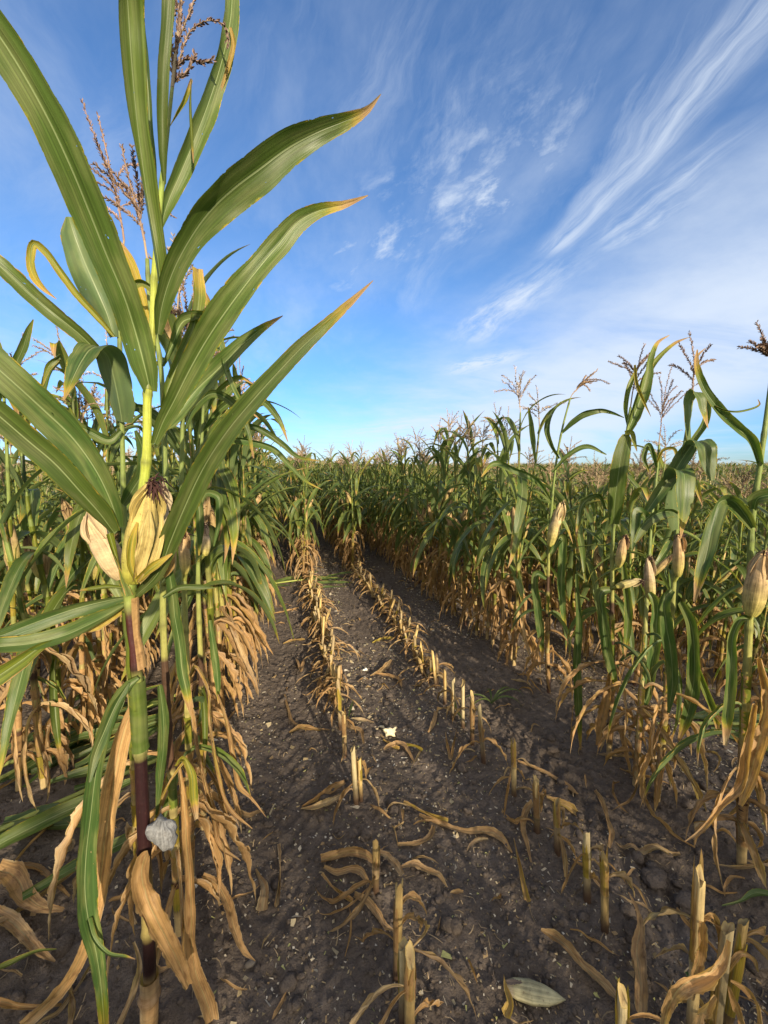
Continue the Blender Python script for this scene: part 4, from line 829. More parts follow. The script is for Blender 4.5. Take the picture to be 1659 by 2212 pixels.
custom('maize plant with a broad leaf draped like a cloth and a dense upright tassel', [(1418, 1733), (1436, 1540), (1446, 1400), (1456, 1250), (1462, 1134), (1470, 1020), (1482, 940), (1494, 870)], dB, .0135, [
    L_([(1458, 1145), (1454, 1095), (1454, 1045), (1460, 1020), (1470, 1014), (1478, 1022), (1480, 1060), (1476, 1115), (1470, 1165)], [dB-.02, dB-.05, dB-.12, dB-.18, dB-.2], [24, 46, 52, 54, 56, 58, 56, 34, 3], tint=.2, dry=.05, tip=.5, cup=.08, fold=True, ruffle=.02, label='broad leaf draped over'),
    L_([(1398, 1104), (1420, 1072), (1450, 1030), (1478, 985), (1494, 962)], [dB-.05, dB-.06, dB-.1], [20, 34, 38, 40, 34], tint=.25, dry=.06, tip=.0, cup=.15),
    L_([(1478, 1010), (1488, 975), (1500, 956), (1512, 952), (1522, 962), (1530, 995), (1538, 1038)], [dB-.06, dB-.1, dB-.16, dB-.18], [20, 40, 52, 56, 56, 46, 14], tint=.25, dry=.08, tip=.2, cup=.08, ruffle=.02, fold=True),
    L_([(1490, 955), (1488, 900), (1492, 858), (1500, 846), (1508, 852), (1518, 885), (1530, 926)], [dB-.01, dB-.04, dB-.08], [14, 26, 32, 34, 32, 22, 2], tint=.35, dry=.15, tip=.5, cup=.1, fold=True),
    L_([(1478, 990), (1500, 950), (1522, 915), (1530, 870), (1512, 810), (1506, 770), (1524, 752)], [dB, dB+.03], [16, 28, 24, 18, 14, 8, 2], tint=.3, dry=.25, tip=.4, cup=.4),
    L_([(1464, 1110), (1440, 1105), (1410, 1115), (1385, 1140), (1370, 1172)], [dB-.02, dB-.1], [16, 30, 36, 34, 8], tint=.15, dry=.0, tip=.3, cup=.3, roll=[-30]),
    L_([(1470, 1300), (1490, 1340), (1500, 1420), (1495, 1500), (1480, 1560), (1466, 1600)], [dB-.04, dB-.06], [26, 34, 36, 34, 28, 6], tint=.2, dry=.02, tip=.5, cup=.3),
    L_([(1452, 1275), (1440, 1285), (1438, 1340), (1448, 1400), (1452, 1480), (1444, 1540)], [dB-.06, dB-.08], [18, 34, 38, 36, 28, 6], tint=.1, dry=.0, tip=.2, cup=.3),
    L_([(1500, 1420), (1520, 1480), (1545, 1540), (1552, 1590)], [dB+.0, dB+.0], [16, 24, 22, 4], tint=.7, dry=.25, tip=.6, cup=.4),
    ], 42, ears=[dict(b=(1465, 1245), t=(1470, 1155), r=9.9, D=dB-.03)], tassel=dict(b=(1496, 850), t=(1502, 715), D=dB, n=4), H=2.35)
custom('maize plant with a yellow-edged upright leaf, two leaves twisting high above the others', [(1315, 1640), (1322, 1450), (1322, 1290), (1326, 1134), (1340, 1040), (1352, 950), (1362, 880)], dC, .0135, [
    L_([(1326, 1132), (1328, 1090), (1334, 1040), (1342, 985), (1350, 950), (1352, 938)], [dC-.02, dC-.08, dC-.08], [26, 42, 44, 42, 34, 16], tint=.5, dry=.17, tip=.2, cup=.12, ruffle=.04, roll=[5]),
    L_([(1350, 936), (1362, 934), (1370, 955), (1376, 975)], [dC-.08, dC-.12], [18, 16, 12, 2], tint=.4, dry=.42, tip=.3, cup=.3),
    L_([(1352, 940), (1368, 905), (1385, 860), (1398, 810), (1405, 770), (1420, 740), (1446, 724)], [dC, dC+.0, dC-.03], [22, 34, 34, 28, 18, 10, 2], tint=.4, dry=.12, tip=.6, cup=.35, roll=[10, 30]),
    L_([(1360, 910), (1380, 850), (1402, 800), (1430, 765), (1460, 740), (1490, 728)], [dC+.03, dC+.0], [10, 24, 22, 14, 9, 1], tint=.5, dry=.4, tip=.4, cup=.4),
    L_([(1372, 788), (1376, 830), (1392, 870), (1406, 900)], [dC-.03, dC-.03], [10, 13, 8, 1], tint=.4, dry=.5, tip=.2, cup=.4),
    L_([(1358, 930), (1352, 880), (1362, 830), (1374, 800)], [dC+.02, dC+.02], [12, 20, 18, 8], tint=.4, dry=.3, tip=.2, cup=.5),
    L_([(1308, 1100), (1290, 1070), (1262, 1085), (1250, 1130), (1244, 1160)], [dC-.03, dC-.1], [10, 20, 20, 14, 2], tint=.6, dry=.2, tip=.5, cup=.4),
    L_([(1318, 1275), (1304, 1278), (1302, 1330), (1308, 1390), (1322, 1450), (1336, 1500)], [dC-.05, dC-.07], [20, 34, 34, 32, 24, 5], tint=.15, dry=.0, tip=.6, cup=.3),
    L_([(1346, 1215), (1352, 1260), (1358, 1310), (1354, 1370), (1350, 1420)], [dC+.0, dC-.02], [16, 24, 24, 20, 4], tint=.6, dry=.15, tip=.5, cup=.3),
    L_([(1318, 1450), (1312, 1500), (1300, 1560), (1292, 1610)], [dC-.06, dC-.06], [20, 34, 30, 10], tint=.6, dry=.72, tip=.1, cup=.5, ruffle=.3, kr=16),
    ], 43, ears=[dict(b=(1336, 1225), t=(1352, 1160), r=9.2, D=dC-.03), dict(b=(1330, 1268), t=(1385, 1255), r=7.7, D=dC-.05, c=(.44, .36, .19))], tassel=dict(b=(1366, 850), t=(1382, 735), D=dC+.05, n=8), H=2.4)
custom('slender maize plant leaning right, with a drooping tassel and one arched top leaf', [(1185, 1500), (1182, 1380), (1184, 1240), (1190, 1120), (1200, 1010), (1216, 920), (1232, 860)], dD_, .0125, [
    L_([(1212, 934), (1236, 908), (1268, 890), (1300, 886), (1325, 892), (1348, 902)], [dD_, dD_-.1, dD_-.1], [10, 26, 24, 14, 8, 2], tint=.2, dry=.04, tip=.2, cup=.4, roll=[30]),
    L_([(1208, 990), (1192, 960), (1182, 925), (1192, 890), (1212, 868)], [dD_-.02, dD_-.05], [10, 18, 20, 14, 3], tint=.35, dry=.1, tip=.3, cup=.4),
    L_([(1192, 1020), (1225, 985), (1265, 965), (1310, 982)], [dD_-.02, dD_-.1], [10, 18, 18, 3], tint=.2, dry=.0, tip=.3, cup=.4),
    L_([(1190, 1080), (1160, 1040), (1110, 1015), (1065, 1002), (1040, 1030)], [dD_-.02, dD_-.15], [12, 24, 24, 18, 3], tint=.1, dry=.05, tip=.4, cup=.4),
    L_([(1190, 1195), (1212, 1160), (1216, 1200), (1212, 1260), (1216, 1320), (1224, 1370)], [dD_-.03, dD_-.06], [16, 26, 26, 24, 18, 3], tint=.15, dry=.05, tip=.6, cup=.3),
    L_([(1180, 1250), (1164, 1240), (1160, 1300), (1168, 1370), (1172, 1430)], [dD_-.03, dD_-.05], [12, 24, 26, 22, 4], tint=.1, dry=.05, tip=.7, cup=.3),
    L_([(1246, 1240), (1250, 1340), (1246, 1440), (1250, 1520), (1254, 1620)], [dD_-.5, dD_-.55], [10, 22, 24, 24, 4], tint=.2, dry=.0, tip=.5, cup=.3, ruffle=.03),
    ], 44, ears=[dict(b=(1188, 1180), t=(1215, 1088), r=10.7, D=dD_-.02, c=(.52, .40, .21))], tassel=dict(b=(1236, 852), t=(1290, 790), D=dD_, n=8, c=(.33, .22, .12)), H=2.3)
custom('short maize plant with a thin spiky tassel, between the two tall ones on the right', [(1372, 1700), (1382, 1560), (1392, 1400), (1400, 1240), (1408, 1120), (1420, 1010), (1424, 960)], [dE, dE, dE+.15, dE+.3, dE+.35, dE+.4, dE+.4], .0125, [
    L_([(1418, 1010), (1412, 985), (1398, 962), (1392, 985), (1402, 1020)], [dE+.4], [10, 18, 18, 16, 3], tint=.2, dry=.0, tip=.4, cup=.4),
    L_([(1418, 1000), (1436, 970), (1452, 968), (1464, 1000), (1478, 1035)], [dE+.4, dE+.3], [8, 13, 12, 9, 2], tint=.5, dry=.5, tip=.3, cup=.4),
    L_([(1404, 1150), (1396, 1120), (1380, 1105), (1372, 1150), (1366, 1190)], [dE+.35, dE+.3], [16, 28, 28, 22, 4], tint=.1, dry=.0, tip=.3, cup=.3),
    L_([(1402, 1280), (1412, 1290), (1418, 1350), (1410, 1430), (1398, 1500), (1390, 1540)], [dE+.2, dE+.15], [16, 30, 32, 30, 24, 5], tint=.1, dry=.0, tip=.3, cup=.3),
    ], 45, ears=[dict(b=(1406, 1300), t=(1404, 1205), r=9.9, D=dE+.25, c=(.46, .35, .22))], tassel=dict(b=(1424, 950), t=(1436, 795), D=dE+.4, n=8), H=2.1)
custom('leaning maize plant far left, only its top leaves showing against the sky', [(52, 1800), (40, 1560), (30, 1350), (22, 1150), (16, 1000), (10, 880), (4, 790)], D0+.85, .012, [
    L_([(10, 860), (28, 800), (50, 750), (62, 712), (72, 690)], [D0+.8], [14, 30, 26, 16, 3], tint=.4, dry=.15, tip=.3, cup=.4),
    L_([(8, 850), (4, 800), (-4, 760), (-20, 700)], [D0+.8], [12, 26, 28, 20], tint=.4, dry=.3, tip=.3, cup=.4),
    L_([(16, 960), (40, 900), (90, 850), (112, 790), (128, 768), (106, 790), (92, 835)], [D0+.8, D0+.7], [10, 20, 20, 22, 22, 18, 2], tint=.5, dry=.2, tip=.3, cup=.4),
    ], 46, H=2.1, lowz=1.5)
custom('left-row maize plant with a long arm-like leaf reaching out over the lane', [(440, 1800), (436, 1500), (428, 1250), (430, 1060), (436, 950), (440, 860)], D0+.62, .0125, [
    L_([(434, 1000), (460, 962), (497, 950), (547, 955), (594, 972), (627, 1008), (660, 1040), (696, 1058)], [D0+.62, D0+.65, D0+.6], [10, 26, 28, 26, 22, 16, 10, 1], tint=.1, dry=.0, tip=.45, cup=.4, roll=[30, 10, -20]),
    L_([(438, 930), (470, 890), (520, 860), (565, 866), (600, 905), (622, 955)], [D0+.62, D0+.6], [10, 26, 30, 26, 18, 2], tint=.3, dry=.1, tip=.5, cup=.4, roll=[30, -10, -40]),
    L_([(440, 900), (480, 835), (520, 815), (548, 830)], [D0+.65], [8, 18, 16, 3], tint=.5, dry=.3, tip=.4, cup=.4),
    L_([(430, 1100), (450, 1065), (468, 1072), (474, 1110), (462, 1180)], [D0+.6], [12, 24, 26, 22, 4], tint=.1, dry=.0, tip=.2, cup=.3),
    L_([(440, 980), (480, 930), (540, 920), (610, 960), (640, 985), (690, 996)], [D0+.8, D0+.95], [10, 26, 28, 20, 12, 2], tint=.15, dry=.05, tip=.4, cup=.4, roll=[20, -20]),
    L_([(452, 1340), (462, 1400), (470, 1460), (472, 1520)], [D0+.55], [14, 24, 22, 3], tint=.05, dry=.0, tip=.5, cup=.3),
    L_([(470, 1500), (490, 1560), (505, 1640), (520, 1700), (540, 1720), (575, 1765)], [D0+.5, D0+.45], [16, 26, 26, 20, 9, 1], tint=.3, dry=.68, tip=.1, cup=.6, ruffle=.2, label='orange dry leaf hanging into the lane'),
    ], 47, ears=[dict(b=(444, 1200), t=(442, 1130), r=9.9, D=D0+.6, c=(.50, .38, .26))], tassel=dict(b=(442, 840), t=(452, 640), D=D0+.65, n=8), H=2.3, lowz=.8)

# ------------------------------------------------------------------ all other standing plants
def hfun(k, x, y, rng):
    d = sqrt(x*x+y*y)
    if k == 0: h = np.interp(y, [1.2, 2.0, 4.0, 6.5], [2.9, 2.8, 2.45, 2.05])
    elif k == 3: h = np.interp(y, [1.0, 2.5, 4.0, 5.5, 8], [2.35, 2.3, 2.2, 2.0, 1.92])
    elif k in (1, 2): h = 1.95
    elif k == -1: h = np.interp(y, [1.8, 4, 7], [2.4, 2.25, 1.95])
    else: h = 1.90
    return h*rng.uniform(.91, 1.08)
def positions():
    rng = np.random.default_rng(77); out = []
    start = {-1: 2.15, 0: 2.15, 1: 5.45, 2: 5.75, 3: 2.58, 4: 2.1, 5: 1.7, 6: 1.6}
    for k in range(-46, 110):
        y = start.get(k, 2.2 if k < 0 else 1.8); y += rng.uniform(0, .1); x0 = ROWX(k)
        while y < 34:
            d = sqrt(x0*x0+y*y); a = atan2(x0, y)-YAW
            if a > radians(50): y += .16; continue
            if a < radians(-50): y += .16; continue
            if d > 30: break
            if d > 12 and rng.random() < (d-12)/26: y += .155; continue
            if not (k == 4 and y < 3.8 and rng.random() < .5): out.append((k, x0+rng.normal(0, .025), y))
            y += rng.uniform(.12, .19)*(.78 if k in (0, 3) and y < 9 else 1)
    return out
POS = positions()
def score(q):
    k, x, y = q; d = sqrt(x*x+y*y); hid = 0
    if k < 0: hid = .9*abs(k)
    if k > 3: hid = .35*(k-3)
    return d+hid
POS.sort(key=score)
NEAR, MID = 46, 291
GREENS = ['dark green', 'yellow-green', 'green and tan', 'half-withered']
def row_words(k):
    return {0: 'in the left row bordering the lane', 1: 'in the uncut part of the middle lane row', 2: 'in the uncut part of the right lane row', 3: 'in the right-hand row bordering the lane', -1: 'in the first row behind the left edge row', 4: 'in the first row behind the right edge row'}.get(k, 'in the rows left of the lane edge' if k < 0 else 'in the field right of the lane edge')
GRP = {0: 'maize plants of the left edge row', 1: 'maize plants of the middle lane row', 2: 'maize plants of the right lane row', 3: 'maize plants of the right edge row', -1: 'maize plants behind the left edge row', 4: 'maize plants behind the right edge row'}
def grp(k): return GRP.get(k, 'maize plants of the left field' if k < 0 else 'maize plants of the right field')
rng = np.random.default_rng(123)
protos = []
def proto_near(i):
    root = empty('maize_plant'); pk = 100+i; g = np.random.default_rng(pk)
    for nm, mb in plant_parts(pk, 2.1, 0 if i < 4 else 1, green=g.uniform(1.2, 2.1), ears=int(g.random() < .9)+int(g.random() < .25), shagg=1.15): mb.obj(nm, root)
    return root
def copy_thing(r):
    c = r.copy(); COL.objects.link(c)
    for ch in r.children: d = ch.copy(); COL.objects.link(d); d.parent = c
    return c
used = set()
near_protos = [proto_near(i) for i in range(12)]
for n, (k, x, y) in enumerate(POS[:NEAR]):
    i = (n*5+int(rng.integers(0, 3))) % 12; r = near_protos[i] if i not in used else copy_thing(near_protos[i]); used.add(i)
    h = hfun(k, x, y, rng)/2.1; r.location = (x, y, float(terrain(x, y))-.005); r.rotation_euler = (rng.normal(0, .03), rng.normal(0, .03), rng.uniform(0, 6.28)); r.scale = (h**.7, h**.7, h)
    tag(r, 'maize plant with drooping leaves '+row_words(k), 'maize plant', grp(k))
for i in range(12):
    if i not in used:
        for ch in list(near_protos[i].children): bpy.data.objects.remove(ch)
        bpy.data.objects.remove(near_protos[i])
mid_mesh = []
for i in range(14):
    g = np.random.default_rng(300+i); mid_mesh.append(merged(plant_parts(300+i, 2.0, 1, green=g.uniform(1.2, 2.3), ears=int(g.random() < .8), shagg=1.2, wid=1.0)).mesh('maize_plant'))
for n, (k, x, y) in enumerate(POS[NEAR:MID]):
    o = bpy.data.objects.new('maize_plant', mid_mesh[int(rng.integers(0, 14))]); COL.objects.link(o)
    h = hfun(k, x, y, rng)/2.0; o.location = (x, y, float(terrain(x, y))-.005); o.rotation_euler = (rng.normal(0, .035), rng.normal(0, .035), rng.uniform(0, 6.28)); o.scale = (h**.6, h**.6, h)
    tag(o, 'distant maize plant '+row_words(k), 'maize plant', grp(k))
def mass(name, pts, packs, label, hs=0.0):
    mb = MB()
    for (k, x, y) in pts:
        h = hfun(k, x, y, rng)/2.0; a = rng.uniform(0, 6.28); R = rotz(a)*h; R[0] += rng.normal(0, .04)*np.array([0, 0, 1]); R[1] += rng.normal(0, .04)*np.array([0, 0, 1])
        mb.add(packs[int(rng.integers(0, len(packs)))], R, (x, y, float(terrain(x, y))-.01), 1.0, rng.uniform(-.25, .25)+hs)
    o = mb.obj(name); tag(o, label, None, None, 'stuff'); return o
p2 = [merged(plant_parts(400+i, 2.0, 2, green=np.random.default_rng(i).uniform(1.1, 2.2), shagg=1.3, wid=1.2, tassel=i % 2 == 0)).pack() for i in range(12)]
p3 = [merged(plant_parts(500+i, 2.0, 3, shagg=1.5, wid=1.35, tassel=i % 5 < 2)).pack() for i in range(10)]
rest = POS[MID:]
mass('maize_field', [q for q in rest if score(q) < 13 or sqrt(q[1]**2+q[2]**2) < 11], p2, 'dense standing maize filling the field beyond the edge rows')
far = [q for q in rest if not (score(q) < 13 or sqrt(q[1]**2+q[2]**2) < 11)]
g = np.random.default_rng(8)
for i in range(5200):                                   # the far field, thinner with distance
    d = 28*(1/(1-g.random()*.86)); a = YAW+radians(g.uniform(-50, 50)); far.append((9, d*sin(a), d*cos(a)))
mass('far_maize_field', far, p3, 'far maize canopy with pale tassels up to the skyline', .3)
# maize standing behind the photographer, which shades the near soil
g = np.random.default_rng(4); back = []
for ky in range(7):
    xx = -6.0
    while xx < 10: back.append((9, xx, -5.0-.75*ky+g.normal(0, .05))); xx += g.uniform(.10, .16)
BACK_H = 1.36
mbb = MB()
for (k, x, y) in back:
    R = rotz(g.uniform(0, 6.28))*BACK_H*g.uniform(.92, 1.06); mbb.add(p2[int(g.integers(0, len(p2)))], R, (x, y, 0), 1.0, 0)
tag(mbb.obj('maize_field_behind'), 'uncut maize behind the viewpoint', None, None, 'stuff')

# ------------------------------------------------------------------ cut stubs
SG1, SG2 = 'stubs of the middle cut row', 'stubs of the right cut row'
def stub_parts(base, top, r, seed, lod=0, nleaf=3, bright=1.0, foot_dark=True, split=False, droop=True):
    g = np.random.default_rng(seed); out = []; base = np.array(base, float); top = np.array(top, float); L = np.linalg.norm(top-base); d = nrm(top-base)
    n = 26 if lod == 0 else 9; m = 16 if lod == 0 else 8; v = np.linspace(0, 1, n); th = np.linspace(0, 2*pi, m+1)
    s = nrm(np.cross(d, [.2, 1, .1])); t = np.cross(d, s); nd = g.uniform(.3, .6); nd2 = g.uniform(.05, .2)
    R = r*.98*(1.12-.16*v)*(1+.2*np.exp(-((v-nd)/.02)**2)+.2*np.exp(-((v-nd2)/.02)**2))*g.uniform(.9, 1.05)
    ca = g.uniform(0, 6.28); slant = g.uniform(.8, 2.4)*r
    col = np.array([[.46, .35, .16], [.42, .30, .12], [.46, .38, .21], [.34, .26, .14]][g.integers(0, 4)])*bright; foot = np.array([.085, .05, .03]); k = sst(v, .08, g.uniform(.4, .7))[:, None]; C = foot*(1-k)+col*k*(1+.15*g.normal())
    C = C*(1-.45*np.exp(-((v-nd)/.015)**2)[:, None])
    zoff = (v**6)[:, None]*slant*np.cos(th-ca)[None, :]*1.0
    jag = g.uniform(-.5, .5, m+1); jag[-1] = jag[0]; zoff = zoff+(v**10)[:, None]*r*jag[None, :]
    if split: zoff = zoff+(v**8)[:, None]*r*2.6*np.abs(np.sin(th*1.5+ca))[None, :]
    G = base+d*(v*L)[:, None, None]+d*zoff[..., None]+(s*np.cos(th)[None, :, None]+t*np.sin(th)[None, :, None])*R[:, None, None]
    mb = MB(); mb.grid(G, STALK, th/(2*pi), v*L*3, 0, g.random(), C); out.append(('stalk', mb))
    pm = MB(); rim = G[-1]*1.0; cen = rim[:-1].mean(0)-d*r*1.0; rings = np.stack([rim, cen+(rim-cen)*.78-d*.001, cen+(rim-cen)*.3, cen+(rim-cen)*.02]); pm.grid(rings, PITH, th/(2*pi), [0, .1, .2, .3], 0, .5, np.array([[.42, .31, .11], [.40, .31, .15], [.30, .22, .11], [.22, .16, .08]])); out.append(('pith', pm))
    sh = MB(); a0 = g.uniform(0, 6.28); span = g.uniform(2.6, 5.2); ths = a0+np.linspace(0, span, 12 if lod == 0 else 6); hv = np.linspace(nd, min(1.0, nd+g.uniform(.25, .6)), 9); Rs = r*1.08*(1+.18*np.linspace(0, 1, 9))
    rag = g.uniform(-.22, .16, len(ths))*L; 
    G = base+(d*(hv*L)[:, None, None])+(np.linspace(0, 1, 9)**3)[:, None, None]*d*rag[None, :, None]+(s*np.cos(ths)[None, :, None]+t*np.sin(ths)[None, :, None])*Rs[:, None, None]
    sh.grid(G, LEAF, np.linspace(.1, .9, len(ths)), hv*.6, g.uniform(.5, .9), g.random()); out.append(('sheath', sh))
    for i in range(nleaf):
        az = g.uniform(0, 6.28); f = g.uniform(.15, .9); p = base+d*L*f+np.array([cos(az), sin(az), 0])*r; lm = MB()
        Lf = g.uniform(.12, .34); S, N = blade_path(p, az, Lf, radians(g.uniform(30, 100)), radians(g.uniform(165, 178)), g.uniform(.25, .5), side=g.normal(0, .6))
        gz = terrain(S[:, 0], S[:, 1])+.012; under = S[:, 2] < gz; S[:, 2] = np.where(under, gz+.004*g.random(len(S)), S[:, 2])
        ribbon(lm, S, g.uniform(.016, .034), N, g, 0 if lod == 0 else 1, g.uniform(.6, 1.5), g.uniform(.3, .6), g.uniform(.72, 1.0), .1, g.random(), kr=20, ragged=.3); out.append(('leaf', lm))
    return out
def stub(foot_px, top_px, r, seed, label, group, lod=0, extra=(), **kw):
    b = gnd(*foot_px); b[2] = float(terrain(b[0], b[1]))-.01; D = float((b-CAMP).dot(cFh)); t = at(*top_px, D); o = empty('maize_stub', b); tag(o, label, 'maize stub', group)
    for nm, mb in stub_parts(b, t, r, seed, lod, **kw): put(mb, nm, o)
    ge = np.random.default_rng(seed+5000)
    for (pts, dd, w) in extra:
        mb = MB(); k2 = dict(dry=ge.uniform(.68, .9), tint=ge.random(), cup=.7, ruffle=.3, kr=16, ragged=.25, tip=.1, roll=[ge.uniform(-40, 40), ge.uniform(-40, 40), ge.uniform(-40, 40)]); img_ribbon(mb, pts, [D+q for q in dd], w, ge, **k2); put(mb, 'leaf', o)
    return o
stub((884, 2260), (886, 2065), .0145, 601, 'pale cut maize stub at the bottom edge, right one of a touching pair', SG1, nleaf=3)
stub((872, 2225), (870, 2040), .0130, 602, 'cut maize stub at the bottom edge, taller left one of a touching pair', SG1, nleaf=2)
stub((858, 2120), (862, 1925), .0140, 603, 'split hollow maize stub with a torn sheath standing just behind the bottom pair', SG1, nleaf=3, split=True)
stub((812, 1935), (811, 1823), .0135, 604, 'short stub ringed by curled leaf strips in the middle row', SG1, nleaf=4)
stub((770, 1745), (762, 1617), .0120, 605, 'tall two-toned stub in the middle row, the left one of a close pair', SG1, nleaf=2)
stub((780, 1735), (776, 1640), .0110, 606, 'shorter light stub in the middle row, the right one of a close pair', SG1, nleaf=2)
stub((745, 1640), (742, 1540), .0115, 607, 'slim leaning stub beside a curved leaf stem in the middle row', SG1, nleaf=2)
stub((736, 1580), (730, 1478), .0125, 608, 'stub with split orange top in the middle row', SG1, nleaf=3, split=True)
stub((1306, 2021), (1306, 1848), .0125, 611, 'tall bright stub in the right cut row, nearest before the bent clump', SG2, nleaf=2)
stub((1268, 1950), (1267, 1800), .0125, 612, 'stub wrapped in a brown sheath, second in the right cut row', SG2, nleaf=4)
stub((1204, 1850), (1202, 1735), .0125, 613, 'stub with a green-tinged top, third in the right cut row', SG2, nleaf=3)
stub((1160, 1807), (1158, 1682), .0125, 614, 'stub with an obliquely cut tip, fourth in the right cut row', SG2, nleaf=3)
stub((1110, 1730), (1110, 1607), .0120, 615, 'stub with crumpled leaf heap on its right side, fifth in the right cut row', SG2, nleaf=4)
stub((1045, 1655), (1035, 1525), .0120, 616, 'stub under a long folded dry leaf in the right cut row', SG2, nleaf=4)
stub((1020, 1612), (1020, 1502), .0120, 617, 'bright yellow stub right of the green blade in the right cut row', SG2, nleaf=2)
stub((1000, 1578), (1000, 1478), .0110, 618, 'thin stub with a yellow tip beside the fresh green leaf tuft', SG2, nleaf=2)
stub((978, 1560), (979, 1470), .0120, 619, 'square-topped stub left of the thin one in the right cut row', SG2, nleaf=2)
stub((961, 1525), (961, 1450), .0105, 620, 'narrow orange stub behind the green blade in the right cut row', SG2, nleaf=2)
# bent clump at the lower right
stub((1490, 2290), (1512, 1905), .0130, 631, 'thick bent yellow stub with a shredded white top in the lower right clump', SG2, nleaf=3, split=True, extra=[([(1512, 1990), (1536, 1975), (1552, 2000), (1556, 2060), (1548, 2110)], [0, -.02], [10, 16, 16, 14, 4]), ([(1500, 2010), (1480, 1985), (1462, 1960)], [0, .03], [14, 14, 3]), ([(1516, 1990), (1512, 2060), (1500, 2110), (1494, 2160)], [-.02, -.03], [20, 24, 22, 10])])
stub((1530, 2330), (1572, 2005), .0135, 632, 'stout brown stub with a bright cut face in the lower right clump', SG2, nleaf=4, extra=[([(1572, 2030), (1556, 2080), (1520, 2110), (1475, 2130), (1446, 2170), (1432, 2230)], [-.03, -.08, -.05], [10, 24, 32, 30, 22, 14]), ([(1578, 2120), (1610, 2135), (1632, 2160), (1646, 2230)], [-.03, -.05], [8, 22, 16, 12]), ([(1575, 2130), (1590, 2170), (1604, 2215), (1608, 2250)], [-.04], [10, 22, 18, 10]), ([(1565, 2110), (1580, 2080), (1600, 2060), (1622, 2066), (1638, 2100)], [.02, .03], [8, 16, 14, 12, 3]), ([(1545, 2150), (1520, 2180), (1505, 2230)], [-.06], [14, 24, 20])])
stub((1560, 2280), (1606, 1990), .0120, 633, 'pale flat stub piece at the right of the lower right clump', SG2, nleaf=4)
stub((1340, 2330), (1345, 2150), .0135, 634, 'pale green stub cut off by the bottom edge left of the clump', SG2, nleaf=2)
# the rest of both cut rows
g = np.random.default_rng(55)
SP = []
for i in range(9):
    o = empty('maize_stub'); SP.append(o)
    for nm, mb in stub_parts((0, 0, -.01), (g.normal(0, .02), g.normal(0, .02), g.uniform(.19, .26)), g.uniform(.011, .014), 700+i, 1, nleaf=4, split=i % 2 == 0): mb.obj(nm, o)
su = set()
def more_stubs(k, y0, y1, group, label, gap=(.07, .13)):
    y = y0
    while y < y1:
        i = int(g.integers(0, 9)); r = SP[i] if i not in su else copy_thing(SP[i]); su.add(i); x = ROWX(k)+g.normal(0, .022)
        r.location = (x, y, float(terrain(x, y))); r.rotation_euler = (g.normal(0, .15), g.normal(0, .15), g.uniform(0, 6.28)); s = g.uniform(.45, 1.08); r.scale = (1, 1, s)
        tag(r, label, 'maize stub', group); y += g.uniform(*gap)
Y1 = gnd(728, 1560)[1]; Y2 = gnd(955, 1500)[1]
more_stubs(1, Y1+.08, 5.4, 'farther stubs of the middle cut row', 'short cut maize stub in the far part of the middle cut row', (.038, .08))
more_stubs(2, Y2+.08, 5.7, 'farther stubs of the right cut row', 'short cut maize stub in the far part of the right cut row', (.048, .095))
for i in range(9):
    if i not in su:
        for ch in list(SP[i].children): bpy.data.objects.remove(ch)
        bpy.data.objects.remove(SP[i])

# ------------------------------------------------------------------ things lying on the soil
def litter(name, label, cat, pts, w, seed, lift=.008, group=None, hump=0.0, roll=0, **k):
    g = np.random.default_rng(seed); P = []
    for i, (x, y) in enumerate(pts):
        q = gnd(x, y); q[2] = float(soil(q[0], q[1]))+lift+hump*sin(pi*i/(len(pts)-1)); P.append(q)
    P = np.array(P); sc_ = np.array([pxw(q, 1) for q in P]); vv = np.r_[0, np.cumsum(np.linalg.norm(np.diff(P, axis=0), axis=1))]; vv /= vv[-1]; wv = np.interp(np.linspace(0, 1, len(w)), np.linspace(0, 1, len(P)), vv); Tn = nrm(np.gradient(P, axis=0)); up = np.array([0, -.35, 1.]); N = nrm(up-Tn*(Tn @ up)[:, None])
    r_ = radians(roll); N = N*cos(r_)+np.cross(Tn, N)*sin(r_)
    mb = MB(); kw = dict(cup=.5, ruffle=.15, dry=.85, tip=.0, tint=.4, kr=16, ragged=.15); kw.update(k)
    ribbon(mb, P, 1.0, N, g, 0, prof=lambda v: np.interp(v, wv, w)*np.interp(v, vv, sc_), **kw)
    o0 = P[0].copy(); o = bpy.data.objects.new(name, None)
    for i in range(len(mb.V)): mb.V[i] = mb.V[i]-o0
    bpy.data.objects.remove(o); o = mb.obj(name); o.location = o0; tag(o, label, cat, group); return o
LG = 'dry leaves and husks lying on the soil'
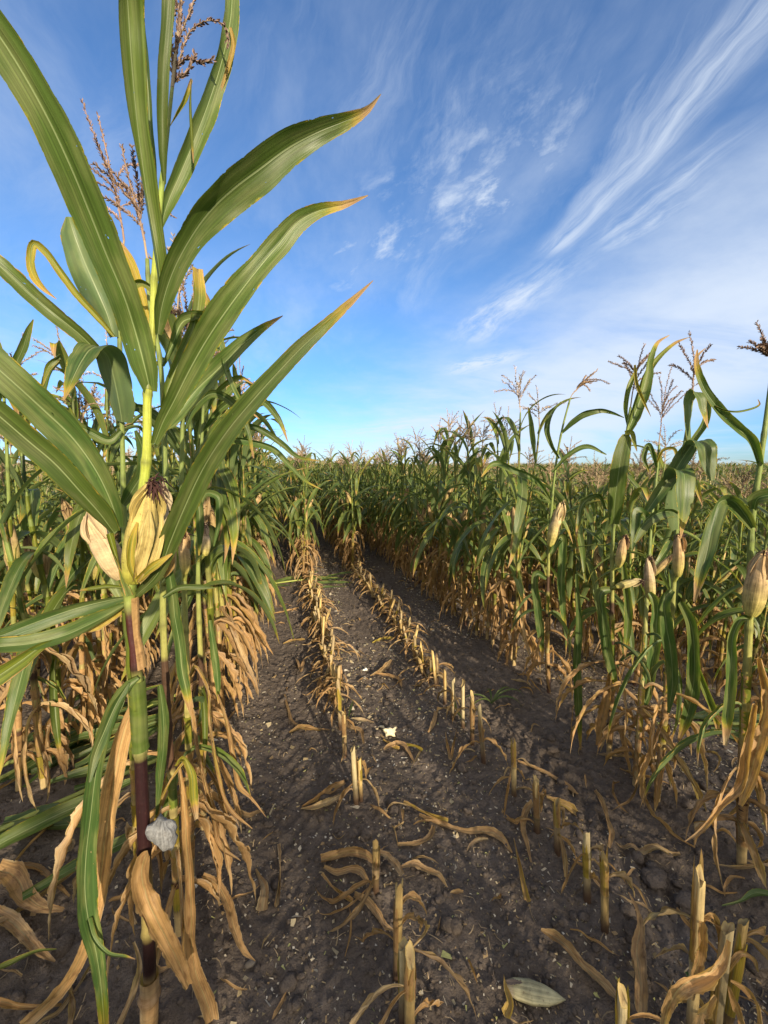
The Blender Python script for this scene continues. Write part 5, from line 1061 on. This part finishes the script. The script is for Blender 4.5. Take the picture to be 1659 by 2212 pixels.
LT = [
    ('stalk_piece', 'peeled pale stalk piece lying across the middle of the lane', 'stalk piece', [(872, 1742), (905, 1755), (940, 1768), (968, 1776)], [14, 18, 18, 16], dict(cup=1.6, dry=.62, ruffle=.05, lift=.02)),
    ('dry_leaf', 'long wavy dry leaf running right from the peeled stalk piece', 'dry leaf', [(905, 1762), (960, 1782), (1010, 1796), (1050, 1800), (1080, 1815), (1106, 1850)], [8, 14, 12, 20, 20, 4], dict()),
    ('dry_leaf', 'small hooked dry leaf below the peeled stalk piece', 'dry leaf', [(936, 1785), (932, 1805), (905, 1825), (860, 1832)], [10, 14, 12, 8], dict()),
    ('husk', 'folded pale husk left of the tall middle-row stub, upper of two', 'husk', [(652, 1742), (690, 1728), (722, 1712), (745, 1700)], [6, 22, 22, 10], dict(dry=.7, cup=.9, lift=.012)),
    ('husk', 'pointed cream husk lying under the folded one', 'husk', [(650, 1746), (680, 1748), (705, 1744), (735, 1732)], [4, 20, 22, 14], dict(dry=.95, tint=.05, cup=.9, lift=.012)),
    ('husk', 'broad tan husk strip left of the ringed stub', 'husk', [(694, 1864), (720, 1862), (760, 1860), (795, 1868), (812, 1885)], [22, 26, 22, 18, 8], dict(dry=.7, cup=.6, lift=.02)),
    ('stalk_piece', 'rolled sheath lying diagonally below the broad husk strip', 'stalk piece', [(696, 1900), (715, 1922), (740, 1945), (762, 1960)], [10, 18, 20, 16], dict(dry=.66, cup=1.6, ruffle=.05, lift=.015)),
    ('dry_leaf', 'curly dry leaf running from the rolled sheath towards the split stub', 'dry leaf', [(765, 1945), (790, 1960), (815, 1985), (838, 2018), (850, 2022)], [14, 20, 18, 12, 3], dict()),
    ('dry_leaf', 'pale curved leaf reaching right from behind the split stub', 'dry leaf', [(868, 1890), (895, 1882), (925, 1890), (948, 1900), (966, 1922)], [8, 18, 16, 14, 3], dict(tint=.1, lift=.02)),
    ('dry_leaf', 'pale leaf strip bridging the ringed stub and the split stub', 'dry leaf', [(812, 1860), (835, 1870), (855, 1892), (868, 1915)], [8, 18, 20, 14], dict(tint=.05, lift=.03, dry=.95)),
    ('dry_leaf', 'crinkled leaf loop left of the ringed stub', 'dry leaf', [(700, 1882), (730, 1900), (760, 1895), (780, 1905), (795, 1925)], [8, 16, 16, 18, 10], dict(lift=.02)),
    ('stalk_piece', 'upright-looking pale rolled husk on bare soil left of the middle row', 'stalk piece', [(603, 1822), (605, 1860), (602, 1910), (596, 1956)], [10, 16, 18, 18], dict(dry=.9, tint=.2, cup=1.7, ruffle=.05, lift=.015)),
    ('dry_leaf', 'torn curled leaf just left of the pale rolled husk', 'dry leaf', [(552, 1870), (562, 1892), (572, 1920), (565, 1962)], [4, 10, 20, 28], dict(dry=.9, tint=.1)),
    ('dry_leaf', 'slim orange leaf tip in the bottom left of the lane', 'dry leaf', [(621, 2130), (610, 2150), (595, 2180), (588, 2192)], [2, 8, 10, 3], dict(dry=.7)),
    ('dry_leaf', 'orange leaf sliver at the bottom edge of the lane', 'dry leaf', [(1090, 2208), (1100, 2180), (1092, 2140), (1088, 2110)], [26, 18, 10, 1], dict(dry=.62, lift=.03)),
    ('dry_leaf', 'long twisted dry leaf lying diagonally left of the lower right clump', 'dry leaf', [(1168, 2020), (1195, 2030), (1222, 2058), (1255, 2100), (1290, 2130), (1320, 2160), (1335, 2178)], [6, 24, 20, 22, 24, 22, 8], dict(lift=.03)),
    ('dry_leaf', 'upright twisted leaf standing from the soil before the lower right clump', 'dry leaf', [(1378, 2230), (1378, 2150), (1372, 2085), (1380, 2030), (1366, 1975), (1355, 1955)], [30, 36, 34, 16, 8, 3], dict(lift=.05)),
    ('stalk_piece', 'split leaf sheath propped diagonally between the cut rows', 'stalk piece', [(1109, 1832), (1118, 1880), (1128, 1925), (1138, 1968)], [8, 16, 18, 22], dict(dry=.64, cup=1.3, ruffle=.06, lift=.04)),
    ('dry_leaf', 'wavy dry leaf hanging from the fourth right-row stub to the soil', 'dry leaf', [(1150, 1755), (1135, 1780), (1128, 1810), (1138, 1850), (1146, 1880)], [14, 18, 14, 12, 4], dict(lift=.03)),
    ('dry_leaf', 'tan boat-shaped leaf piece right of the third right-row stub', 'dry leaf', [(1180, 1732), (1205, 1738), (1235, 1750), (1260, 1770)], [8, 18, 22, 8], dict(dry=.66, lift=.015)),
    ('dry_leaf', 'long narrow leaf stretching right from the fifth right-row stub', 'dry leaf', [(1118, 1648), (1150, 1655), (1190, 1670), (1225, 1690), (1248, 1712)], [6, 9, 12, 16, 6], dict(dry=.8)),
    ('dry_leaf', 'crooked brown leaf standing alone on the soil right of the third stub', 'dry leaf', [(1285, 1706), (1300, 1735), (1312, 1770), (1320, 1800), (1316, 1835)], [8, 14, 10, 16, 5], dict(lift=.02)),
    ('dry_leaf', 'long brown leaf strip on the lane left of the middle row', 'dry leaf', [(615, 1500), (622, 1530), (635, 1560), (665, 1572), (712, 1582)], [5, 7, 8, 8, 3], dict(lift=.01)),
    ('dry_leaf', 'tan leaf lying left of the slim leaning stub', 'dry leaf', [(625, 1577), (645, 1570), (665, 1572), (692, 1580)], [5, 14, 12, 3], dict(dry=.66)),
    ('dry_leaf', 'pointed brown leaf beside the middle row, near the orange-topped stub', 'dry leaf', [(684, 1508), (690, 1488), (694, 1468)], [5, 14, 3], dict(dry=.8)),
    ('dry_leaf', 'V-shaped dry leaf scrap on the left side of the lane', 'dry leaf', [(640, 1432), (646, 1446), (650, 1456), (654, 1444), (658, 1432)], [4, 8, 6, 8, 3], dict(lift=.03)),
    ('stalk_piece', 'yellow stalk piece lying right of the torn white cob', 'stalk piece', [(878, 1612), (895, 1617), (912, 1624)], [12, 14, 12], dict(dry=.52, cup=1.6, ruffle=.03, lift=.02)),
    ('dry_leaf', 'knot of dry leaf shreds left of the yellow stalk piece', 'dry leaf', [(830, 1625), (842, 1612), (858, 1606), (872, 1612), (885, 1632), (895, 1645)], [6, 14, 10, 12, 8, 3], dict(lift=.02, ruffle=.5)),
    ('dry_leaf', 'pale leaf scrap between the middle row and the torn white cob', 'dry leaf', [(760, 1562), (785, 1560), (808, 1563)], [4, 12, 3], dict(tint=.05, dry=.95)),
    ('dry_leaf', 'thin leaf hanging from the slim leaning stub', 'dry leaf', [(748, 1565), (760, 1590), (775, 1590), (786, 1620)], [10, 14, 12, 4], dict(lift=.03)),
    ('green_shoot', 'fresh dark green grass-like blade right of the slim leaning stub', 'green shoot', [(752, 1565), (758, 1545), (764, 1522)], [3, 6, 2], dict(dry=.0, tint=.0, lift=.03, cup=.6, ruffle=0)),
    ('dry_leaf', 'sheath scraps leaning together between the cut rows, left piece', 'dry leaf', [(962, 1600), (966, 1630), (972, 1655)], [8, 12, 12], dict(lift=.04, cup=1.3)),
    ('dry_leaf', 'sheath scraps leaning together between the cut rows, right piece', 'dry leaf', [(985, 1595), (980, 1620), (974, 1650)], [6, 12, 8], dict(lift=.04, cup=1.3, dry=.7)),
    ('dry_leaf', 'small brown leaf at the foot of the orange stub', 'dry leaf', [(942, 1545), (935, 1570), (925, 1585)], [10, 12, 4], dict()),
    ('dry_leaf', 'heap of bent brown leaves in the lane before the far stubs, left leaf', 'dry leaf', [(800, 1462), (820, 1452), (836, 1440), (846, 1430)], [3, 12, 14, 5], dict(lift=.02)),
    ('dry_leaf', 'heap of bent brown leaves in the lane before the far stubs, right leaf', 'dry leaf', [(812, 1455), (840, 1460), (862, 1468), (868, 1485)], [4, 10, 10, 3], dict(lift=.02, dry=.72)),
    ('husk', 'bright yellow husk strip across the far part of the lane', 'husk', [(805, 1388), (825, 1382), (850, 1383)], [5, 9, 7], dict(dry=.56)),
    ('dry_leaf', 'orange leaf on the left side of the lane, far part', 'dry leaf', [(612, 1390), (635, 1384), (658, 1385)], [4, 10, 7], dict(dry=.66)),
    ('dry_leaf', 'straight orange leaf crossing the soil beside the left row', 'dry leaf', [(592, 1324), (618, 1319), (645, 1315)], [4, 7, 4], dict(dry=.7)),
    ('husk', 'white torn husk flake far up the lane between the cut rows', 'husk', [(812, 1451), (825, 1442), (838, 1436)], [6, 9, 3], dict(dry=1, tint=0)),
    ('dry_leaf', 'brown leaf strip near the left row at the lane edge', 'dry leaf', [(505, 1760), (540, 1770), (565, 1757), (572, 1760)], [16, 12, 8, 2], dict(lift=.02)),
    ('dry_leaf', 'long curled leaf hanging beside the trailing tan leaf at the lane edge', 'dry leaf', [(440, 1920), (475, 1948), (495, 1985), (508, 2035), (530, 2078), (552, 2090)], [10, 22, 24, 22, 12, 2], dict(lift=.05, dry=.74)),
    ('dry_leaf', 'broad curled brown leaf lying in the bottom left corner', 'dry leaf', [(-10, 1990), (30, 2010), (60, 2035), (90, 2070), (120, 2088)], [30, 34, 26, 18, 4], dict(lift=.03)),
    ('dry_leaf', 'shrivelled leaf with a holed edge left of the pink-brown leaf', 'dry leaf', [(0, 1915), (35, 1925), (60, 1960), (95, 1985), (140, 1990)], [40, 48, 40, 22, 8], dict(lift=.06, dry=.74)),
    ('dry_leaf', 'grey-brown leaf strip on the soil left of the blue-green leaf', 'dry leaf', [(45, 1880), (80, 1885), (115, 1905), (150, 1935)], [6, 12, 14, 4], dict()),
    ('dry_leaf', 'narrow pale green leaf pointing right in the bottom left corner', 'dry leaf', [(-10, 2130), (30, 2110), (75, 2085), (124, 2066)], [14, 14, 9, 2], dict(dry=.36, lift=.05)),
    ('dry_leaf', 'bent thin leaf forming an angle between the left plants', 'dry leaf', [(118, 1770), (150, 1765), (200, 1772), (175, 1800), (135, 1780)], [6, 10, 12, 12, 4], dict(lift=.05, dry=.7)),
    ('green_leaf', 'long fresh grey-green leaf lying on the soil at the right edge', 'green leaf', [(1560, 1955), (1600, 1950), (1630, 1940), (1670, 1950)], [3, 6, 16, 12], dict(dry=.1, tint=.1, lift=.02)),
    ('green_leaf', 'small dull green leaf left of the lower right clump', 'green leaf', [(1480, 2100), (1490, 2120), (1500, 2150)], [10, 14, 4], dict(dry=.1, tint=0)),
]
for n, (nm, lab, cat, pts, w, kw) in enumerate(LT): litter(nm, lab, cat, pts, w, 900+n, group=LG, **kw)
# scraps that nothing tells apart
g = np.random.default_rng(66)
for i in range(230):
    x = g.uniform(-1.0, 2.8); y = .8+g.uniform(0, 1)**1.3*6; L = g.uniform(.05, .16); a = g.uniform(0, 6.28); cv = g.normal(0, 1.2); P = [[x, y]]
    for q in range(5): P.append([P[-1][0]+cos(a)*L/5, P[-1][1]+sin(a)*L/5]); a += cv/5
    P = np.array(P); z = soil(P[:, 0], P[:, 1])+.008+.02*g.random()*np.sin(np.linspace(0, pi, 6)); mb = MB()
    ribbon(mb, np.c_[P-P[0], z-z[0]], g.uniform(.010, .024), [0, -.3, 1], g, 1, g.uniform(.4, 1.4), .35, g.choice([.7, .95, 1.0, .85]), .1, g.random()**2, kr=20, ragged=.2)
    o = mb.obj('leaf_scrap'); o.location = (x, y, z[0]); tag(o, 'small curled scrap of dry maize leaf on the soil', 'leaf scrap', 'small leaf scraps on the soil')
for i in range(46):
    x, y = (g.uniform(-1.5, -.45), g.uniform(.95, 2.6)) if i < 28 else (g.uniform(1.5, 2.6), g.uniform(.9, 2.8)); L = g.uniform(.18, .42); a = g.uniform(0, 6.28); cv = g.normal(0, 1.3); P = [[x, y]]
    for q in range(8): P.append([P[-1][0]+cos(a)*L/8, P[-1][1]+sin(a)*L/8]); a += cv/8+g.normal(0, .1)
    P = np.array(P); z = soil(P[:, 0], P[:, 1])+.012+.05*g.random()*np.sin(np.linspace(0, pi, 9)); mb = MB()
    ribbon(mb, np.c_[P-P[0], z-z[0]], g.uniform(.018, .040), [g.normal(0, .4), -.4, 1], g, 0, g.uniform(.7, 1.6), .4, g.uniform(.66, 1), .1, g.random(), kr=18, ragged=.2)
    o = mb.obj('fallen_leaf'); o.location = (x, y, z[0]); tag(o, 'fallen dry maize leaf on the soil between the '+('left' if i < 28 else 'right')+' plants', 'fallen leaf', 'fallen leaves between the '+('left' if i < 28 else 'right')+' plants')
# husk-covered cob lying on the soil, lower right of the lane
b = gnd(1088, 2128); t = gnd(1222, 2160); b[2] = float(soil(b[0], b[1]))+.014; t[2] = float(soil(t[0], t[1]))+.014
em = MB(); g = np.random.default_rng(3); d = nrm(t-b); s = np.array([-d[1], d[0], 0]); n, m = 30, 32; v = np.linspace(0, 1, n); th = np.linspace(0, 2*pi, m)
Rr = .031*np.interp(v, [0, .06, .2, .45, .7, .88, 1], [.35, .55, .85, 1, .8, .4, .03]); G = b+d*(v*np.linalg.norm(t-b))[:, None, None]+(s*np.cos(th)[None, :, None]+np.array([0, 0, .55])*np.sin(th)[None, :, None])*(Rr[:, None]*(1+.03*np.sin(th*7+v[:, None]*2)))[..., None]
C = np.tile([.50, .46, .27], (n, 1)); C[:5] = [.42, .36, .24]
em.grid(G, HUSK, th/(2*pi), v*.5, 0, .4, C)
for i in range(len(em.V)): em.V[i] = em.V[i]-b
co = em.obj('husked_cob'); co.location = b; tag(co, 'whole greenish-cream husked cob lying flat on the soil left of the clump', 'maize cob')
em = MB(); img = [gnd(1094, 2128), gnd(1112, 2131), gnd(1128, 2134)]
P = np.array(img); P[:, 2] = b[2]+np.array([.014, .020, .022]); mb = MB(); ribbon(mb, P-b, .016, [0, -.4, 1], g, 1, .3, .3, 1, 0, .9, ragged=.4, mat=STALK, col=(.09, .07, .06)); so = mb.obj('torn_patch', co)
# torn white cob
def lump(px, py, rx, rz, seed, name, label, cat, mat, col, rough=.6, parent=None, sub=3):
    g = np.random.default_rng(seed); V, F = rock(g, sub, rough); p = gnd(px, py); p[2] = float(soil(p[0], p[1]))+rz*.55
    V = V*[rx, rx*.8, rz]; o = tri_mesh_obj(name, V, F[:, :3], mat); o.location = p
    if col is not None:
        a = o.data.attributes.new('col', 'FLOAT_COLOR', 'POINT'); a.data.foreach_set('color', np.tile([*col, 1], len(V)).astype(np.float32))
        ul = o.data.uv_layers.new(name='UVMap'); li = F[:, :3].ravel(); ul.data.foreach_set('uv', np.stack([V[li, 0]*20, V[li, 2]*20], 1).astype(np.float32).ravel())
    tag(o, label, cat); return o
lump(843, 1585, .034, .042, 21, 'torn_cob', 'torn cream-white cob end standing on the soil in the middle of the lane', 'maize cob', MATS[PITH], (.70, .62, .42), 1.0)
lump(826, 1572, .018, .018, 22, 'cob_fragment', 'small crumbled white piece left of the torn cob end', 'cob fragment', MATS[PITH], (.66, .58, .40), 1.2)
litter('husk', 'orange husk cup under the torn cob end', 'husk', [(828, 1598), (845, 1607), (862, 1612)], [8, 16, 10], 77, dry=.6, cup=1.2)
lump(788, 1447, .020, .016, 23, 'cob_fragment', 'white crumbled husk flake far up between the cut rows', 'cob fragment', MATS[PITH], (.78, .78, .70), 1.2)
# stones and large clods that can be told apart
lump(540, 2072, .019, .016, 31, 'stone', 'round grey stone on the soil left of the bottom stub pair', 'stone', STONE, None, .25)
lump(1415, 1890, .055, .030, 32, 'large_clod', 'large brown soil clod between the right cut row and the standing row, upper one', 'soil clod', MATS[CLOD], None, .4)
lump(1485, 1940, .050, .035, 33, 'large_clod', 'large rounded soil clod above the lower right clump', 'soil clod', MATS[CLOD], None, .4)
lump(1375, 2030, .045, .030, 34, 'large_clod', 'soil clod behind the upright twisted leaf', 'soil clod', MATS[CLOD], None, .4)
lump(1640, 2080, .050, .045, 35, 'large_clod', 'dark shaded soil clod at the right edge behind the clump', 'soil clod', MATS[CLOD], None, .4)
lump(1365, 1470, .03, .02, 36, 'large_clod', 'soil clod among the standing plants on the right', 'soil clod', MATS[CLOD], None, .4)
lump(1195, 1615, .04, .022, 37, 'large_clod', 'flat clod in the wheel track right of the folded dry leaf', 'soil clod', MATS[CLOD], None, .4)
lump(865, 1990, .016, .014, 38, 'large_clod', 'small dark clod beside the split stub', 'soil clod', MATS[CLOD], None, .4)
# fresh green leaf tuft in the right cut row
gp = gnd(1062, 1520); gp[2] = float(terrain(gp[0], gp[1])); go = empty('green_shoot', gp); tag(go, 'fresh green shoot with arching leaves lying behind the right cut row', 'green shoot')
g = np.random.default_rng(12)
for az, L in ((.0, .34), (.35, .30), (2.9, .30), (3.3, .22), (5.9, .26), (1.2, .2)):
    mb = MB(); S, N = blade_path(gp+[0, 0, .01], az, L, radians(35), radians(165), 1.1, side=g.normal(0, .2)); S[:, 2] = np.maximum(S[:, 2], gp[2]+.012); ribbon(mb, S, .020, N, g, 1, .5, .05, .02, .3, .3); put(mb, 'leaf', go)
gb = gnd(1000, 1560); o = litter('green_shoot', 'upright folded grey-green blade leaning on the right cut row stubs', 'green shoot', [(1005, 1580), (985, 1545), (978, 1500)], [6, 10, 6], 88, dry=.15, tint=.1, lift=.02, cup=1.2)
# green leaves felled on the ground: pile left behind the first stalks, and one right
def felled(name, label, cx, cy, n, sx, sy, seed, az, spread=.35, hz=.10):
    g = np.random.default_rng(seed); c = gnd(cx, cy); c[2] = float(terrain(c[0], c[1])); r = empty(name, c); tag(r, label, 'felled maize plant')
    for i in range(n):
        p = c+[g.normal(0, sx), g.normal(0, sy), g.uniform(.01, hz)]; L = g.uniform(.4, .75); a = az+g.normal(0, spread); mb = MB(); k = 9
        P = [p]; 
        for q in range(k): P.append(P[-1]+np.array([cos(a), sin(a), g.normal(0, .05)])*L/k); a += g.normal(0, .06)
        P = np.array(P); P[:, 2] = np.maximum(P[:, 2], terrain(P[:, 0], P[:, 1])+.015); ribbon(mb, P, g.uniform(.05, .08), nrm(np.array([g.normal(0, .4), -.4, 1])), g, 1, g.uniform(.2, .6), .06, g.uniform(0, .2), .3, g.uniform(0, .4)); put(mb, 'leaf', r)
    mb = MB(); tube(mb, spline(np.array([c+[-.5*cos(az), -.5*sin(az), .03], c+[0, 0, .05], c+[.6*cos(az), .6*sin(az), .03]]), 20), .011, 8, STALK, col=(.30, .34, .08)); put(mb, 'stalk', r)
felled('felled_plant', 'green maize plant felled flat on the soil behind the left stalks, nearer one', 70, 1790, 10, .16, .16, 51, .5)
felled('felled_plant', 'green maize plant felled flat at the left edge, farther one', 20, 1660, 12, .22, .2, 52, .45)
felled('felled_plant', 'pale green felled plant lying between the first left stalks', 170, 1620, 6, .2, .2, 53, .7)
felled('felled_plant', 'flattened green leaves on the soil between the two rightmost plants', 1560, 1560, 9, .12, .08, 54, -.3, .3, .05)
felled('felled_plant', 'flattened green stalks across the far end of the lane', 640, 1262, 9, .2, .1, 55, .1, .3, .05)
